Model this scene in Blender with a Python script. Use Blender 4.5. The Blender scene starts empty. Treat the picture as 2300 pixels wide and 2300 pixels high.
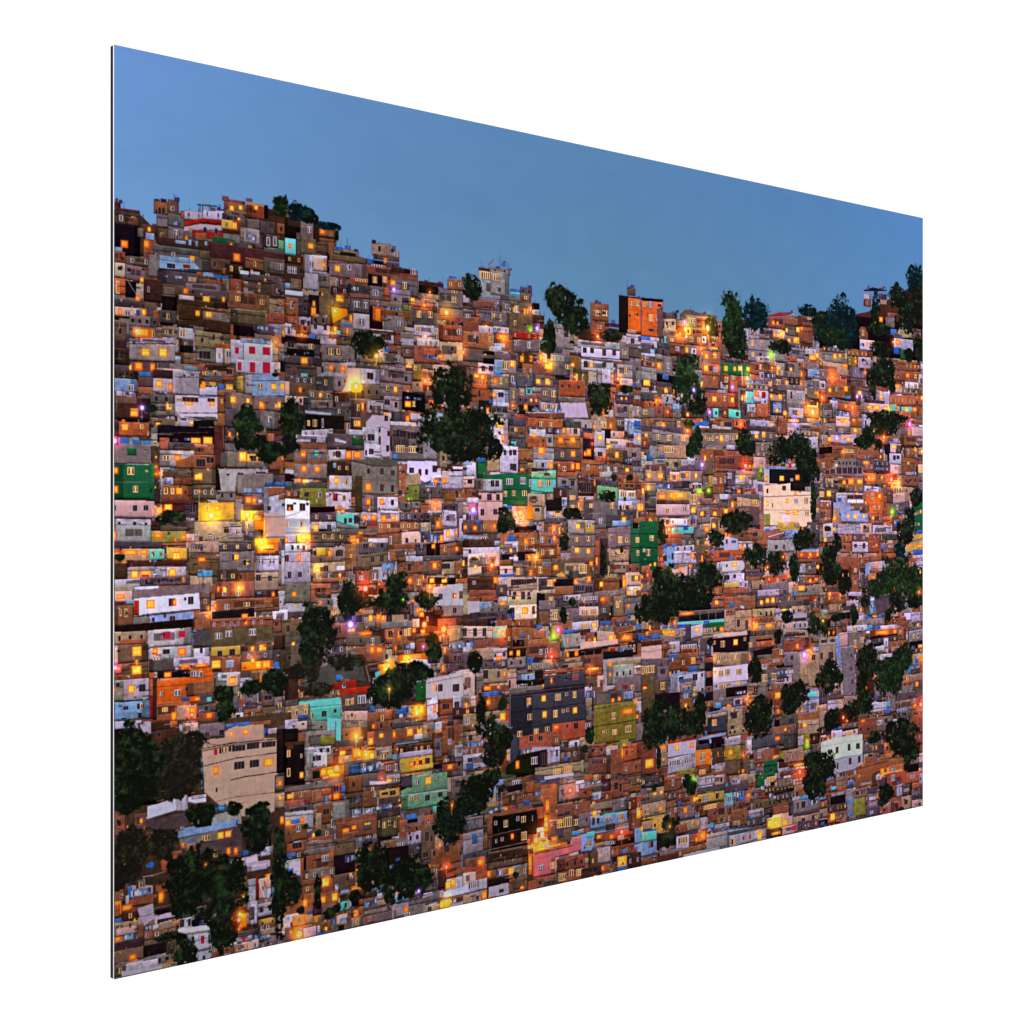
# A printed aluminium composite panel seen at an angle on white.
# The picture printed on its face (a hillside of small houses at dusk) is
# painted procedurally, in code, from the shape list in PRINT below.
import bpy, math
import numpy as np

PRINT = """
# 240 420
d 8 16 15 26 8 24 36 30 36 33 40 75 38 41 54 52
T 8 28 36 42
D 8 42 36 75
b 20 33 34 41
g 33 45 40 55
=O 15 58 23 66 40 58 46 66
l 8 65 17 70 42 50 52 58
B 8 70 20 82
T 20 76 50 86
p 8 82 20 98
=K 12 86 16 90
g 20 86 42 102
=K 22 88 26 92
=Y 36 98 40 103
B 8 99 21 117
=F 10 102 14 116
D 20 102 32 120
-w 22 100 33 118 1
b 51 15 66 30
T 66 14 78 34
=K 56 22 59 29 60 22 63 29 53 24 55 29
g 54 30 66 44
k 66 30 84 44
T 54 45 66 60
g 66 44 84 60
=C 71 37 80 42
=W 72 46 78 58
b 80 26 90 34
w 84 26 104 36
W 104 25 127 36
/r 84 37 104 34 127 37 127 41 104 39 84 43
/w 84 43 104 40 125 42 125 48 104 47 84 49
r 93 48 126 56
=K 105 44 108 49 117 45 120 51
=F 90 44 92 49
-D 98 19 119 21 1.5
-D 101 20 101 26 .8
-D 104 20 104 26 .8
-D 113 20 113 26 .8
b 127 14 150 26
T 130 18 152 27
=Y 133 20 138 26 143 20 147 25
b 125 10 132 15 151 12 158 16
T 127 26 155 36
y 152 18 171 22
B 152 20 171 35
=Y 160 20 164 25
D 171 20 175 34
k 125 30 150 40
y 124 36 137 46
T 137 36 152 50
=Y 136 38 141 46
g 152 35 166 46
=K 165 38 169 44
k 166 38 182 52
=K 176 39 180 45
G 144 45 166 62
=C 151 48 156 58 158 52 162 60
t 145 46 148 55
k 170 52 188 66
=W 173 54 177 64 180 54 184 64
b 184 40 193 52
m 186 58 193 68
k 160 62 170 80
d 55 57 112 66
l 74 58 86 62 88 57 92 64 96 59 99 65 106 59 109 64
b 96 50 108 58
v 115 55 140 62
k 130 60 160 70
g 50 66 112 90
k 62 68 112 74
=W 70 71 74 75
=Y 90 75 95 80
=K 106 75 109 79
/l 57 75 90 77 102 90 57 90
l 57 76 90 81
=K 65 83 74 88
r 83 84 90 88
D 57 90 98 96
T 100 69 112 78
d 112 66 193 86
=O 137 72 145 81
T 112 78 134 92
g 45 74 57 98
=W 53 72 55 77
k 55 92 100 108
=C 62 95 67 98 74 96 82 100
t 88 98 97 103
B 97 92 103 96
l 104 93 124 98
L 116 96 132 100
B 125 89 129 94
d 130 84 150 95
b 150 78 170 90
T 170 78 193 95
g 174 82 193 91
=W 186 83 191 90
k 144 92 166 102
W 144 91 154 95 156 92 166 95
=W 172 94 176 98
k 168 97 190 106
g 85 105 135 115
b 119 100 130 106
g 129 100 134 116
B 134 100 148 115
T 148 105 166 110
b 132 115 176 135
=F 139 118 145 124 166 122 171 128
g 132 133 174 150
B 146 138 156 146 166 140 172 144
=K 140 136 146 142 158 137 164 142
=Y 172 137 174 142
d 40 100 60 125
T 60 106 85 118
=O 83 110 88 116
g 62 109 74 117
w 78 118 95 125
k 95 112 132 122
=Y 104 118 112 125
=O 125 119 128 125
D 60 118 76 134
d 76 124 130 130
k 8 122 41 130
p 8 131 42 141
=O 13 132 16 139
=W 20 134 25 140
=C 30 133 36 140
=Y 38 133 42 139
=O 31 118 36 124
k 44 130 52 148
b 50 134 56 150
k 57 134 76 148
d 78 131 131 148
g 104 136 131 148
=Y 96 134 101 140 107 135 114 142
g 24 140 55 152
T 8 146 21 168
d 8 166 21 175 8 176 25 193
D 58 147 72 150
d 76 145 105 153
g 24 152 60 165
=O 27 153 50 164
*w 32 156 3
=F 49 155 52 163
g 60 152 78 164
w 78 153 94 166
=F 79 156 85 163
g 94 152 108 158
=F 111 152 117 157
d 105 145 134 158
t 95 158 134 176
=K 102 164 105 168 115 160 117 166 123 162 127 167
w 24 164 75 171
G 24 170 74 190
-D 24 170 74 170 1
=Y 37 175 47 184 56 175 66 185
-D 24 189 74 189 1
=F 76 166 78 176
k 78 166 94 178
D 80 172 94 180
l 74 184 82 187
T 80 180 100 192
g 98 175 118 190
=K 100 178 112 186
B 118 170 138 176
w 118 175 126 192
p 126 176 139 193
=W 129 178 135 185
T 134 134 172 150
D 137 150 160 162
k 160 150 182 160
=C 163 150 175 156 180 153 188 158
b 173 136 193 148
T 178 106 193 120
k 186 104 193 115
B 184 122 193 130
g 182 130 193 136
w 134 166 148 193
W 148 168 180 193
l 145 165 178 170
=R 154 173 161 181 169 174 177 182 139 174 143 181 142 191 146 193 154 191 161 193
*o 183 168 3
g 186 170 193 190
# 640 420
d 0 24 20 45
t 0 26 18 34
=C 2 28 7 31
D 0 42 16 60
g 17 39 31 58
=W 24 43 29 50
d 31 38 37 60
b 37 45 55 61
=O 38 46 43 51
c 0 56 12 74
T 17 56 34 74
=Y 25 61 31 67
T 35 60 56 72
b 45 60 53 74
D 37 54 56 56
k 12 50 17 75
d 0 74 20 84
W 21 74 46 95
p 30 76 46 92
=W 26 81 31 87
=Y 40 82 44 87
t 53 67 80 74
D 60 71 77 75
L 65 64 71 68 54 65 63 69
T 48 75 88 82
g 48 82 89 100
=Y 54 85 60 92
=W 68 84 72 90
-D 48 82 89 83 .8
-D 54 98 88 101 1
/t 94 60 115 62 114 75 94 74
=K 101 64 104 70
g 116 64 120 70
t 115 70 124 78
T 96 74 124 80
=O 107 77 111 82
L 89 78 97 84 100 80 107 84
D 97 80 107 84
k 110 82 124 90
=W 94 84 108 88
b 90 88 144 99
d 115 88 136 93
=W 136 88 143 95
D 90 95 106 111
=F 95 97 100 104
=F 106 97 111 104
T 114 98 144 120
=O 114 101 121 107
g 120 102 144 118
=F 127 103 132 111
*v 118 111 4
w 21 94 36 112
g 37 94 49 110
=K 41 97 45 102
d 0 84 20 110
=W 3 86 13 94
=K 16 88 19 94
t 48 98 66 112
=W 55 100 58 110
b 58 99 66 108
B 70 99 90 108
=F 76 100 90 103
d 50 108 68 118
k 68 106 92 120
=C 72 108 82 113
b 70 116 92 121
g 92 108 114 124
=W 95 111 101 118
B 107 110 114 124
=F 114 112 115 120
g 114 112 136 128
=K 118 120 121 124 127 120 134 126
=Y 136 120 141 127
t 144 113 167 122
D 145 103 166 116
*o 157 114 2
d 145 103 172 108
g 167 112 193 132
=F 181 119 187 126
=K 175 118 178 122
=F 181 111 186 115
b 176 100 193 112
L 178 97 186 100
t 147 122 167 132
*o 151 128 3
=C 168 130 174 134
g 92 124 127 130
D 92 130 106 156
B 95 130 108 146
o 98 132 104 146
=C 112 130 127 134
b 108 134 135 142
n 127 128 134 134
g 110 140 130 158
=W 122 145 128 151
=K 112 143 115 145
=F 106 146 107 150
=C 118 152 123 156
T 52 115 69 132
=Y 55 117 64 125
T 37 110 50 150
d 49 128 52 150
/o 50 130 67 132 68 140 52 149
*y 54 134 4
k 70 121 92 137
=W 75 124 81 131 85 125 90 132
-D 70 120 92 121 1
G 74 138 92 156
=W 80 142 86 150
=O 70 138 73 148
L 65 148 72 152
B 0 120 15 140
=W 6 124 10 132
k 15 126 28 140
=O 28 129 34 141
B 0 140 15 152
w 15 142 28 152
=K 17 144 21 150 24 145 27 151
T 28 140 45 150
W 0 113 20 118
l 0 104 6 110
T 6 100 18 112
w 0 148 8 162
=C 3 151 6 160
*o 18 160 3
b 14 150 28 158
L 26 160 33 168
g 33 160 42 168
p 7 155 12 163
D 0 163 40 170
g 0 170 38 182
=K 3 167 10 174
=F 26 170 31 176
D 2 176 32 184
k 0 184 40 193
=Y 17 185 25 192
w 38 157 56 172
*o 51 158 3
c 56 156 61 160
T 57 160 72 172
g 40 172 70 190
=F 47 175 53 182 56 175 60 182
k 48 160 70 165
w 92 155 118 170
b 118 155 126 172
=K 104 160 115 166
g 125 158 140 172
d 92 156 120 160
k 139 130 162 152
=F 143 134 148 142 155 135 160 142
b 137 128 165 134
w 140 150 162 162
=F 142 151 146 157
*y 175 136 4
B 168 132 180 140
t 165 145 172 150
w 160 153 167 168
=F 162 158 166 168
B 167 150 193 168
=W 187 154 192 160 174 156 176 160
t 167 168 193 190
T 176 172 186 180
*w 152 162 4
w 126 165 140 172 143 165 168 174
b 140 172 168 192
B 150 176 167 184
T 126 172 140 186
=C 152 182 167 187
=O 166 182 172 186
w 95 173 112 180
L 108 174 114 179
*y 99 183 4
*w 104 181 2
k 95 180 120 192
g 117 184 130 192
# 1040 540
p 17 31 28 45
/w 19 42 50 46 50 66 23 62
g 28 30 51 37
G 18 42 39 64
G 30 34 50 60
d 17 30 29 33
=F 20 34 31 42 33 36 40 44
=K 38 51 41 56
-r 27 27 33 21 1.5
-D 40 16 40 28 .5
L 42 24 46 28
c 51 56 62 59
L 51 53 62 56
g 40 60 74 66
k 62 51 75 60
T 62 58 74 70
=F 66 60 71 64
D 75 68 83 75
w 75 75 83 82
k 40 66 62 74
g 42 68 52 76
T 52 68 75 85
=F 54 71 60 78
=O 66 73 68 82
=F 69 74 71 80
*o 73 75 2
d 75 81 88 90
d 0 68 14 75
w 0 60 8 68
g 11 63 40 76
b 14 66 34 73
k 0 76 14 82
b 0 83 18 100
=W 2 80 8 84
g 18 76 30 88
g 30 77 50 98
=F 31 79 36 86 40 80 42 88
T 50 80 76 104
=F 55 87 58 92
=K 66 90 70 93
n 68 92 76 101
*v 80 95 3
*g 73 97 2
L 22 81 26 83
w 17 93 33 101 33 94 50 101
=C 42 91 48 94
T 17 86 33 92
B 10 98 18 115
B 0 100 34 118
=W 11 100 15 106
=K 14 104 17 112
=F 28 104 32 110
k 34 101 52 112
=O 36 102 50 108
*o 44 107 3
b 36 108 54 124
k 53 97 82 108
r 54 100 82 108
g 54 108 82 122
=W 56 108 60 114
=W 70 110 74 117
l 34 112 46 116
w 28 115 42 122
=W 38 120 49 122
k 0 118 30 132
D 22 120 34 134
=Y 23 123 25 125
g 34 122 58 130
G 34 130 58 145
l 34 130 43 145
=F 43 131 49 140
=Y 51 130 56 138
w 16 134 34 146
=K 20 136 24 142 28 136 33 142
k 16 124 34 128
*o 0 121 3
*o 21 148 4
=Y 12 145 17 149
L 34 143 42 147
g 26 146 50 162
=F 39 148 43 156 46 150 49 154
=O 33 150 37 156
k 50 144 58 170
=W 52 147 55 154
=C 53 153 57 158
w 32 162 50 178
=Y 32 165 36 170
=K 38 165 44 170
=C 46 163 49 168
g 50 160 60 178
=F 54 163 56 172
L 28 173 33 177
k 50 177 60 184
*o 54 179 2
k 30 180 48 190
w 32 176 50 180
G 25 187 52 193
d 60 122 80 140
=O 62 125 66 132 72 125 75 132
b 64 134 76 150
*o 87 127 3
k 58 146 76 160
b 76 132 98 147
=Y 88 134 97 140
*y 95 134 3
g 76 146 98 160
=Y 79 150 84 156 89 150 95 157
c 68 160 75 168
g 60 160 68 170
=F 62 162 66 168
=K 70 163 73 166
k 60 168 82 180
g 84 160 103 177
=F 87 163 92 168 96 163 101 170
w 84 176 103 186
=F 86 178 92 184 95 178 100 184
=O 66 178 70 184
g 98 90 120 97
G 99 97 120 118
=K 110 99 114 105
g 95 117 116 130
k 99 116 107 122
G 95 125 116 132
g 98 132 116 148
=F 111 135 116 140
D 100 146 116 152
t 120 97 125 115
G 124 110 175 118
W 128 118 172 130
g 170 110 181 130
=K 130 116 134 122 138 117 142 122 151 118 155 125 162 119 166 125
-D 126 126 180 130 1
w 128 131 165 143
=K 131 131 135 138 151 132 155 138 163 133 167 138
=Y 137 133 141 138
=F 173 118 178 124
=Y 117 133 121 137
*o 121 148 2
*o 146 104 3
d 104 152 112 160
B 104 152 133 170
=K 106 156 109 160 114 156 117 160 124 157 127 161
g 103 170 133 176
/w 105 176 133 176 136 193 108 193
b 138 68 158 88
/T 138 68 140 68 140 100 138 98
=F 144 76 149 82 151 76 158 82
=K 151 77 155 80
b 139 88 158 104
=F 146 92 150 96
d 154 90 170 94
L 161 86 165 90
D 169 60 180 100
/D 169 60 193 62 193 65 169 62
T 178 52 187 60
e 179 63 193 100
=F 181 66 186 71 187 66 192 71
=K 180 80 182 83 188 79 190 82
t 178 97 188 101
w 177 102 193 115
=K 182 106 186 112 190 104 193 110
k 180 112 193 128
=C 190 114 193 118
G 167 135 184 150
=F 175 138 179 145
G 145 140 150 156
w 150 140 160 156
D 150 155 160 160
k 163 140 167 155
*o 168 150 3
p 170 150 184 158
=C 172 152 178 155
=C 190 150 193 156
L 183 157 187 160
k 165 167 193 178
=Y 171 170 173 173 176 170 178 173
w 168 165 180 168
g 164 178 180 193
=K 174 180 178 186
b 184 172 193 180
=W 186 168 193 172
G 185 180 193 193
=F 189 184 192 190
w 70 186 110 193
b 70 187 110 193
=C 75 182 82 186 90 182 108 187
-k 88 77 88 108 .6
-k 83 95 82 130 .8
-T 72 70 73 98 .8
-k 58 95 59 130 .8
-k 148 68 148 96 .8
-G 126 126 130 142 .6
-D 178 42 178 52 .5
# 1440 540
e 0 64 24 105
/D 0 62 24 64 24 67 0 65
=F 2 67 6 72 8 80 13 88
=W 8 66 13 73 18 68 22 72 17 81 22 88
=K 18 69 22 72 8 96 13 99 17 95 23 99
/T 17 74 24 72 24 105 18 105
T 24 79 38 86
t 25 85 38 100
=K 27 88 29 92 33 88 36 92
k 34 77 39 85
T 38 85 46 94
/T 42 80 48 75 60 78 82 82 82 88 42 86
=C 45 86 49 92
*v 47 88 2
t 48 82 72 96
=F 50 84 59 90
B 60 84 72 94
*y 48 96 4
*o 42 101 3
*y 72 95 5
=O 66 92 75 98
y 48 95 66 104
B 54 96 72 104
b 82 88 88 100
T 25 100 40 104
B 72 100 87 120
=F 76 102 84 106
=W 77 110 80 115
=K 76 112 80 115
k 24 104 45 112
c 25 104 30 112
b 28 104 50 112
=F 32 106 36 110
b 50 103 71 114
=F 52 104 57 110 61 105 65 110
=O 36 102 44 104
w 66 104 71 112
*o 65 117 3
=Y 73 116 86 118
T 31 112 47 126
b 31 113 47 124
=W 37 115 42 120
g 47 114 62 124
=Y 48 116 51 122
W 54 117 60 124
w 0 107 14 112
L 0 104 10 108
k 0 112 14 124
l 10 118 15 124
=W 3 126 8 131
W 0 123 22 126
g 15 124 24 145
=O 17 132 22 140
b 0 131 17 138
g 24 126 34 150
=W 28 133 31 139
T 33 126 40 132
G 0 138 17 152
=F 11 140 14 145
g 50 126 66 140
=W 56 128 59 132
k 66 118 88 122
b 67 121 86 135
=Y 69 123 73 129 78 122 82 128
g 67 130 73 134
B 66 134 86 147
=Y 68 135 73 142
=W 78 137 83 143
-T 68 145 86 147 1
b 68 147 86 162
=O 78 148 81 152
k 88 129 117 136
v 87 134 118 147
=Y 90 136 94 142 100 137 103 142 105 136 110 142 114 137 118 142
B 88 147 118 158
=F 90 148 95 154 97 147 102 151
*y 115 149 3
-W 109 134 110 156 .7
T 88 110 92 130
/g 116 93 128 93 128 100 116 96
G 116 93 143 132
g 128 97 143 107
=F 121 96 124 102
=K 129 96 134 102 135 98 142 102
-D 116 106 143 108 .6
=F 119 108 123 114 129 109 133 114 120 121 123 126
-D 116 118 143 121 .6
=K 128 122 131 126
w 125 126 144 133
*g 141 124 4
b 138 82 156 96
/r 136 82 150 78 166 78 156 82
=O 142 87 145 92 147 88 149 92
T 156 82 170 94
=O 164 85 167 90
b 156 84 170 92
g 156 94 170 104
b 170 93 186 112
=Y 157 95 159 100 168 94 172 100
=O 150 99 154 105 173 93 175 98
=O 143 100 147 105
*y 152 101 2
g 155 104 172 116
=Y 159 106 162 111 165 105 172 112
=C 168 113 172 116
b 170 82 190 94
=F 180 83 185 86
=W 164 77 168 81 182 76 185 80 176 77 179 80
T 190 78 193 86
=Y 167 118 172 122
g 160 117 178 128
w 178 118 190 124
=Y 182 124 190 130
=Y 189 122 193 128
b 118 133 135 146
=F 128 134 131 140
=O 134 135 138 140
T 134 132 146 146
*o 142 138 2
=Y 147 136 151 141
=W 144 133 156 136
g 145 120 158 132
g 156 130 174 150
B 157 126 169 132
=Y 161 138 164 142
b 170 132 193 140
k 134 146 158 150
w 128 143 134 152
L 113 150 122 156
=C 120 152 132 156
=C 137 145 140 149 142 145 146 149
g 134 150 154 158
=F 138 152 142 158 146 151 151 157
b 153 150 166 158
=F 156 152 160 158
d 160 148 172 158
=O 172 152 175 158 173 142 175 148
g 113 155 138 164
k 113 162 138 165
c 113 164 122 178
w 122 163 138 176
=O 123 164 128 170
r 131 164 135 171
*o 112 169 2
k 138 160 158 166
=Y 140 167 143 171 149 167 153 173
g 148 157 180 164
G 158 163 178 178
r 162 164 164 171
=W 170 166 174 172
=O 173 175 175 178
w 130 172 138 178
B 125 178 138 193
w 115 178 124 188
=W 118 180 122 185
b 116 186 125 193
k 140 174 158 190
l 143 176 152 188
=Y 146 182 149 187
g 158 176 178 186
w 160 182 176 193
=Y 154 185 158 190 169 185 173 190
*o 181 179 2
*y 186 186 5
B 176 180 193 193
B 94 152 105 166
*v 99 159 3
B 94 166 105 182
=Y 97 170 101 176
=K 70 160 90 163
=W 84 162 92 165
b 68 166 94 182
=Y 77 169 82 175
=F 89 169 92 174
=K 70 170 72 174
-W 109 140 110 157 .7
k 0 152 17 160
=Y 2 151 10 158
=W 0 160 8 164 14 158 16 164
T 17 160 38 168
=Y 25 160 29 166 34 162 36 166
k 18 154 38 158
D 17 146 38 154
L 23 146 30 151
k 0 165 22 174
*o 17 173 2
=O 15 172 19 176 19 172 22 175
w 22 167 35 178
G 35 171 50 180
w 50 175 56 180
L 11 177 14 180
B 0 175 24 182
g 0 182 15 193
=F 2 184 7 189
b 15 180 24 193
b 24 180 34 193
k 33 180 46 186
l 34 178 44 184
T 44 180 60 193
=Y 49 187 52 191
g 34 184 44 193
*v 57 162 3
-n 58 164 58 180 .8
*v 74 186 3
-n 75 188 75 193 .8
k 60 182 68 193
c 78 182 84 193
k 84 183 90 190
b 88 182 94 193
c 95 184 108 193
=K 103 186 106 191
g 180 134 193 150
l 181 140 193 150
=W 182 142 184 147
=W 191 143 193 148
g 180 152 193 172
=W 184 155 186 160
=F 178 160 180 166
=O 188 164 193 168
# 640 420
^b 0 18 30 36 8 14 14 26 30 37 60 46
^d 18 28 36 40 54 44 58 62
^g -1 10 2 30
^d 74 156 106 184
# 240 420
^g 180 12 198 34
# 1040 540
^d 0 36 22 64 88 48 118 76 98 62 136 106 88 85 100 118
^g 83 105 95 122
^d 148 96 174 109 136 152 162 192 170 156 184 167
# 1440 540
^g 86 58 112 122
^b 110 62 138 98
^d 92 90 116 130 70 82 84 106
^b 172 70 190 82 185 82 200 112
^d 140 108 164 122
^g 34 124 66 178
^d 50 168 70 190
# 1840 540
D 0 84 112 125
^b 8 62 42 118 94 25 114 60
^d -5 75 8 100 74 48 94 75 84 60 108 100 98 55 114 95
=C 80 60 87 70
/D 48 54 58 51 73 54 73 55 48 55
w 48 58 56 64
b 48 64 56 72
^d 55 58 66 90
^g 0 92 30 115
t 66 60 73 70
k 65 58 73 64
-w 48 54 48 66 .5
t 101 65 107 71
b 74 79 84 84
g 72 84 82 95
=O 60 86 62 90 65 83 69 89
b 43 94 53 108
=F 46 97 49 103
^d 52 88 75 104 84 78 104 92
L 73 96 84 103
/t 90 90 100 90 100 106 90 106 83 103
k 80 101 90 106
T 100 96 111 108
w 81 107 102 120
*o 80 110 2
=O 83 108 88 113
L 81 116 89 124
v 88 118 100 130
W 44 108 60 120
=O 56 110 58 115 51 110 53 115
=C 45 111 49 115
k 3 116 32 122
w 15 114 19 117
g 4 122 30 133
=W 7 124 11 129
=Y 15 123 19 129 21 123 24 127
=F 28 122 30 128
b 0 117 4 121
b 30 119 58 127
n 31 127 42 138
=F 32 129 34 134
=O 38 129 41 134
w 42 127 56 140
=K 46 128 48 132
t 4 133 31 146
=O 25 134 31 138
b 0 136 19 140
/B 8 139 16 139 22 144 23 152 8 152
*o 14 148 2.5
g 0 140 8 152
g 32 138 50 150
=K 44 138 49 142
=W 39 140 41 144
*o 50 143 1.5
B 8 150 38 158
l 54 147 58 150 63 151 72 154
b 47 151 57 160
=W 50 153 52 158
T 30 150 47 160
b 8 157 34 172
=Y 10 160 13 165 27 158 31 164
=W 18 159 20 164
w 0 154 8 162
B 0 163 7 176
*o 3 170 3
D 62 154 75 159
b 62 159 75 164
w 62 164 76 180
=Y 65 167 69 172
g 40 160 54 170
*v 41 169 3 46 169 2
=Y 42 163 46 168
D 10 171 40 174
L 28 169 34 172 14 171 18 174
w 12 174 20 182
T 20 174 38 180
B 20 178 46 186
*o 36 181 3
=O 27 178 31 182
b 34 186 46 193
k 0 177 14 184
g 0 184 14 193
g 14 182 20 193
=C 20 186 34 192
k 49 173 71 178
p 48 177 76 188
=Y 52 179 58 184 59 179 66 184 70 180 74 184
B 76 168 105 180
c 76 178 84 186
=F 77 179 80 184 83 180 87 185
c 89 181 101 186
=Y 93 182 97 186
=O 101 181 106 186
B 87 186 104 193
*g 76 184 2
p 81 157 90 166
=O 81 156 89 161
b 85 131 110 142
b 86 142 108 154
=O 94 144 98 149
=Y 103 145 106 150
k 93 152 108 155
w 93 154 108 164
=F 96 156 98 160 103 156 106 161
g 90 160 108 168
b 107 167 113 180
=Y 110 169 113 173
T 108 155 113 168
w 110 134 113 140
^d 102 105 114 132 55 108 80 128 50 126 82 160 56 150 62 172 74 140 82 166 50 185 95 200 92 118 102 132
# 240 820
=O 30 -3 39 6 47 -2 52 7
k 8 0 24 6
d 8 6 34 15
l 8 15 33 30
=W 23 21 29 28
w 10 29 32 35
=C 20 29 24 32
L 35 8 48 13
d 50 5 71 14
T 34 14 50 24
b 34 24 53 32
w 50 15 71 30
=Y 53 17 60 24
=O 67 20 71 28
d 8 35 47 60
T 8 35 33 42
=Y 25 47 34 56
*v 38 46 4
k 47 32 72 42
g 48 42 74 56
=Y 64 42 71 49
w 71 6 100 33
-D 74 13 99 13 .8
/W 74 32 120 32 120 62 80 58 74 50
W 100 24 120 35
-D 74 32 120 33 1
=K 82 35 99 40 109 36 117 40
=Y 84 40 94 43 112 40 117 44
=F 76 36 81 39
-D 78 52 120 52 .8
/k 84 56 118 56 121 61 108 60
=Y 102 18 119 22 101 21 107 25
/g 101 10 106 10 114 24 110 24
g 105 8 128 18
=F 104 7 110 11
=K 106 2 110 5
b 125 3 138 18
=K 130 4 136 10
d 107 0 130 6
l 84 2 98 6
L 121 21 128 26
=Y 129 21 137 27
b 120 28 128 52
g 128 31 158 50
=Y 134 34 140 41 151 36 155 42
W 140 -4 182 10
=R 142 -3 146 6 155 -3 161 8 169 -3 177 9
w 148 10 158 32
/l 158 10 187 10 187 17 193 17 193 34 158 34
-D 158 17 187 17 .6
=F 164 20 169 26
=Y 178 20 184 27 188 20 193 27
y 140 12 148 30
g 159 34 193 50
=O 165 39 171 48
=Y 185 40 189 47 182 42 184 47
k 128 50 193 70
g 166 50 186 70
=W 175 56 179 62
b 186 53 193 68
d 8 62 48 78
B 13 62 46 78
=Y 16 64 23 71
=F 36 64 40 69
T 48 58 75 66
=Y 53 62 58 66
=W 74 62 76 66
w 79 61 95 68
=Y 90 61 94 64
D 55 66 116 76
-T 57 74 110 73 .5
D 94 60 116 67
=W 56 80 58 85
*p 8 82 5
L 14 79 24 85
L 28 81 38 86 40 82 48 86
k 35 79 48 82
D 55 76 116 85
B 57 79 68 92
k 66 84 96 92
=C 71 80 77 83 84 79 92 82
=Y 91 79 102 85 104 78 115 86
-W 104 87 114 87 .8
-W 95 86 102 87 .8
b 95 88 116 97
d 116 65 128 110
-b 126 66 127 90 1.5
/g 8 92 22 89 34 87 50 88 47 107 8 107
v 22 90 32 98
=K 41 91 43 93
=O 50 92 52 105
d 48 88 58 150
v 8 108 48 146
-g 8 127 47 127 .8
=O 8 111 12 118 8 131 12 139
=F 22 111 30 119 28 131 34 138
=F 42 114 45 116
v 46 107 52 147
*o 53 118 1.5 57 117 1.5 53 110 1.5
G 57 93 95 111
=F 61 98 68 104
=O 73 98 80 104
=W 83 96 93 98
/b 75 104 92 99 92 112 75 112
b 92 98 118 113
=K 97 102 107 110 108 100 116 106
w 60 112 77 114
k 60 113 90 123
r 62 118 71 120
=W 60 114 62 120
T 77 114 92 122
w 62 122 75 130
b 72 122 94 130
T 93 113 120 130
=Y 95 117 104 125
b 60 131 93 148
=F 62 133 66 140 69 133 73 140
=Y 75 133 82 140
T 93 131 119 146
*o 100 136 1
d 60 146 95 160
=Y 62 151 71 158
*o 55 158 2 59 157 1.5
^d 52 158 86 172
=O 54 169 59 174
D 118 110 124 136
g 123 95 152 112
-D 123 111 176 112 1
/G 121 113 175 113 175 118 141 120 139 140 124 138
=K 130 118 133 120
=Y 143 94 152 105 151 96 162 105 162 96 177 105
=K 156 98 162 104
=O 172 97 178 105
g 152 105 176 112
/g 142 118 180 118 180 128 170 132 170 140 142 140
=K 142 117 148 119 162 116 172 118
l 148 134 158 139 162 134 168 139
L 172 127 180 131 182 127 193 131
g 120 136 140 148
p 8 147 52 166
=K 8 152 10 158 28 152 33 158 40 152 45 158
w 10 167 50 193
=K 12 170 15 173 28 170 32 177 41 171 44 175
-D 8 166 50 167 1
G 10 174 48 193
d 48 166 58 180
T 58 168 90 180
n 48 180 86 193
=O 51 183 60 187 80 185 86 189 73 187 78 192
k 84 152 98 168
=W 86 166 95 168
k 88 168 96 178
=K 90 152 96 160
/y 99 149 139 149 139 168 99 170
B 138 148 141 168
-o 99 169 138 167 .8
=O 117 153 123 158
=F 108 153 110 158
*y 113 163 5
t 95 170 160 193
=K 100 186 104 192 110 183 114 184
=W 96 183 100 185 110 184 114 185
=W 115 186 121 190
-D 126 176 147 175 1
G 132 176 147 188
L 134 172 140 174
d 127 177 132 182
g 139 146 148 170
g 147 140 169 150
=O 150 143 157 150 158 144 162 150
w 164 146 169 150
d 148 151 170 158
y 145 158 170 172
*y 152 162 4
=O 158 162 169 170
o 158 170 170 180
t 147 168 160 182
w 170 132 193 190
/b 174 133 193 133 193 139 175 143
b 187 140 193 146
=K 174 153 178 158 190 150 193 153
/p 170 160 193 163 193 187 172 187
=Y 170 165 172 185
k 148 180 165 190
o 160 188 188 193
*y 167 191 3
^g 144 43 160 60 138 52 166 85
^d 140 70 172 92 160 82 193 105
# 640 820
=O 48 0 53 6 60 1 66 7 18 0 24 2
k 0 0 34 12
b 0 9 15 13
c 17 9 25 13
k 0 12 34 22
T 2 20 34 36
p 0 18 5 34
=O 15 24 18 30
T 30 5 34 32
/G 36 11 46 6 66 11 66 16 36 13
k 34 12 54 30
g 52 12 66 30
=F 43 16 46 22
/p 68 3 84 3 84 28 61 30 68 18
w 82 4 103 22
=K 89 8 96 15
*y 77 23 5
o 72 20 83 30
-o 52 30 70 29 1
T 86 22 104 38
k 78 0 102 4
g 103 3 138 20
=K 116 9 121 14 130 12 133 18
w 104 5 108 12
=Y 131 0 138 3
=K 131 3 138 7
n 139 0 148 17
=F 140 0 143 6
t 148 5 168 20
p 160 0 180 14
=F 161 3 167 8
*o 152 17 4
=O 150 20 155 26
t 138 18 160 30
g 103 20 128 36
=F 110 22 113 28
=Y 118 23 122 30
d 150 22 168 30
G 107 34 127 52
=K 108 38 114 43 119 40 122 46
D 127 30 152 50
=C 130 34 136 37 140 35 148 38
=Y 130 39 137 46
=F 138 39 142 45
k 153 26 172 38
g 153 28 160 34
=O 180 30 185 35
d 152 36 172 42
=O 156 38 162 45 163 38 170 46
b 154 46 175 52
p 0 34 35 44
T 25 28 52 38
k 20 36 58 60
g 28 38 52 48
d 52 30 72 46
k 55 40 72 62
/w 22 49 50 52 50 56 22 53
D 22 54 64 74
=F 24 60 27 66 30 59 35 67
=W 40 58 42 68
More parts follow.
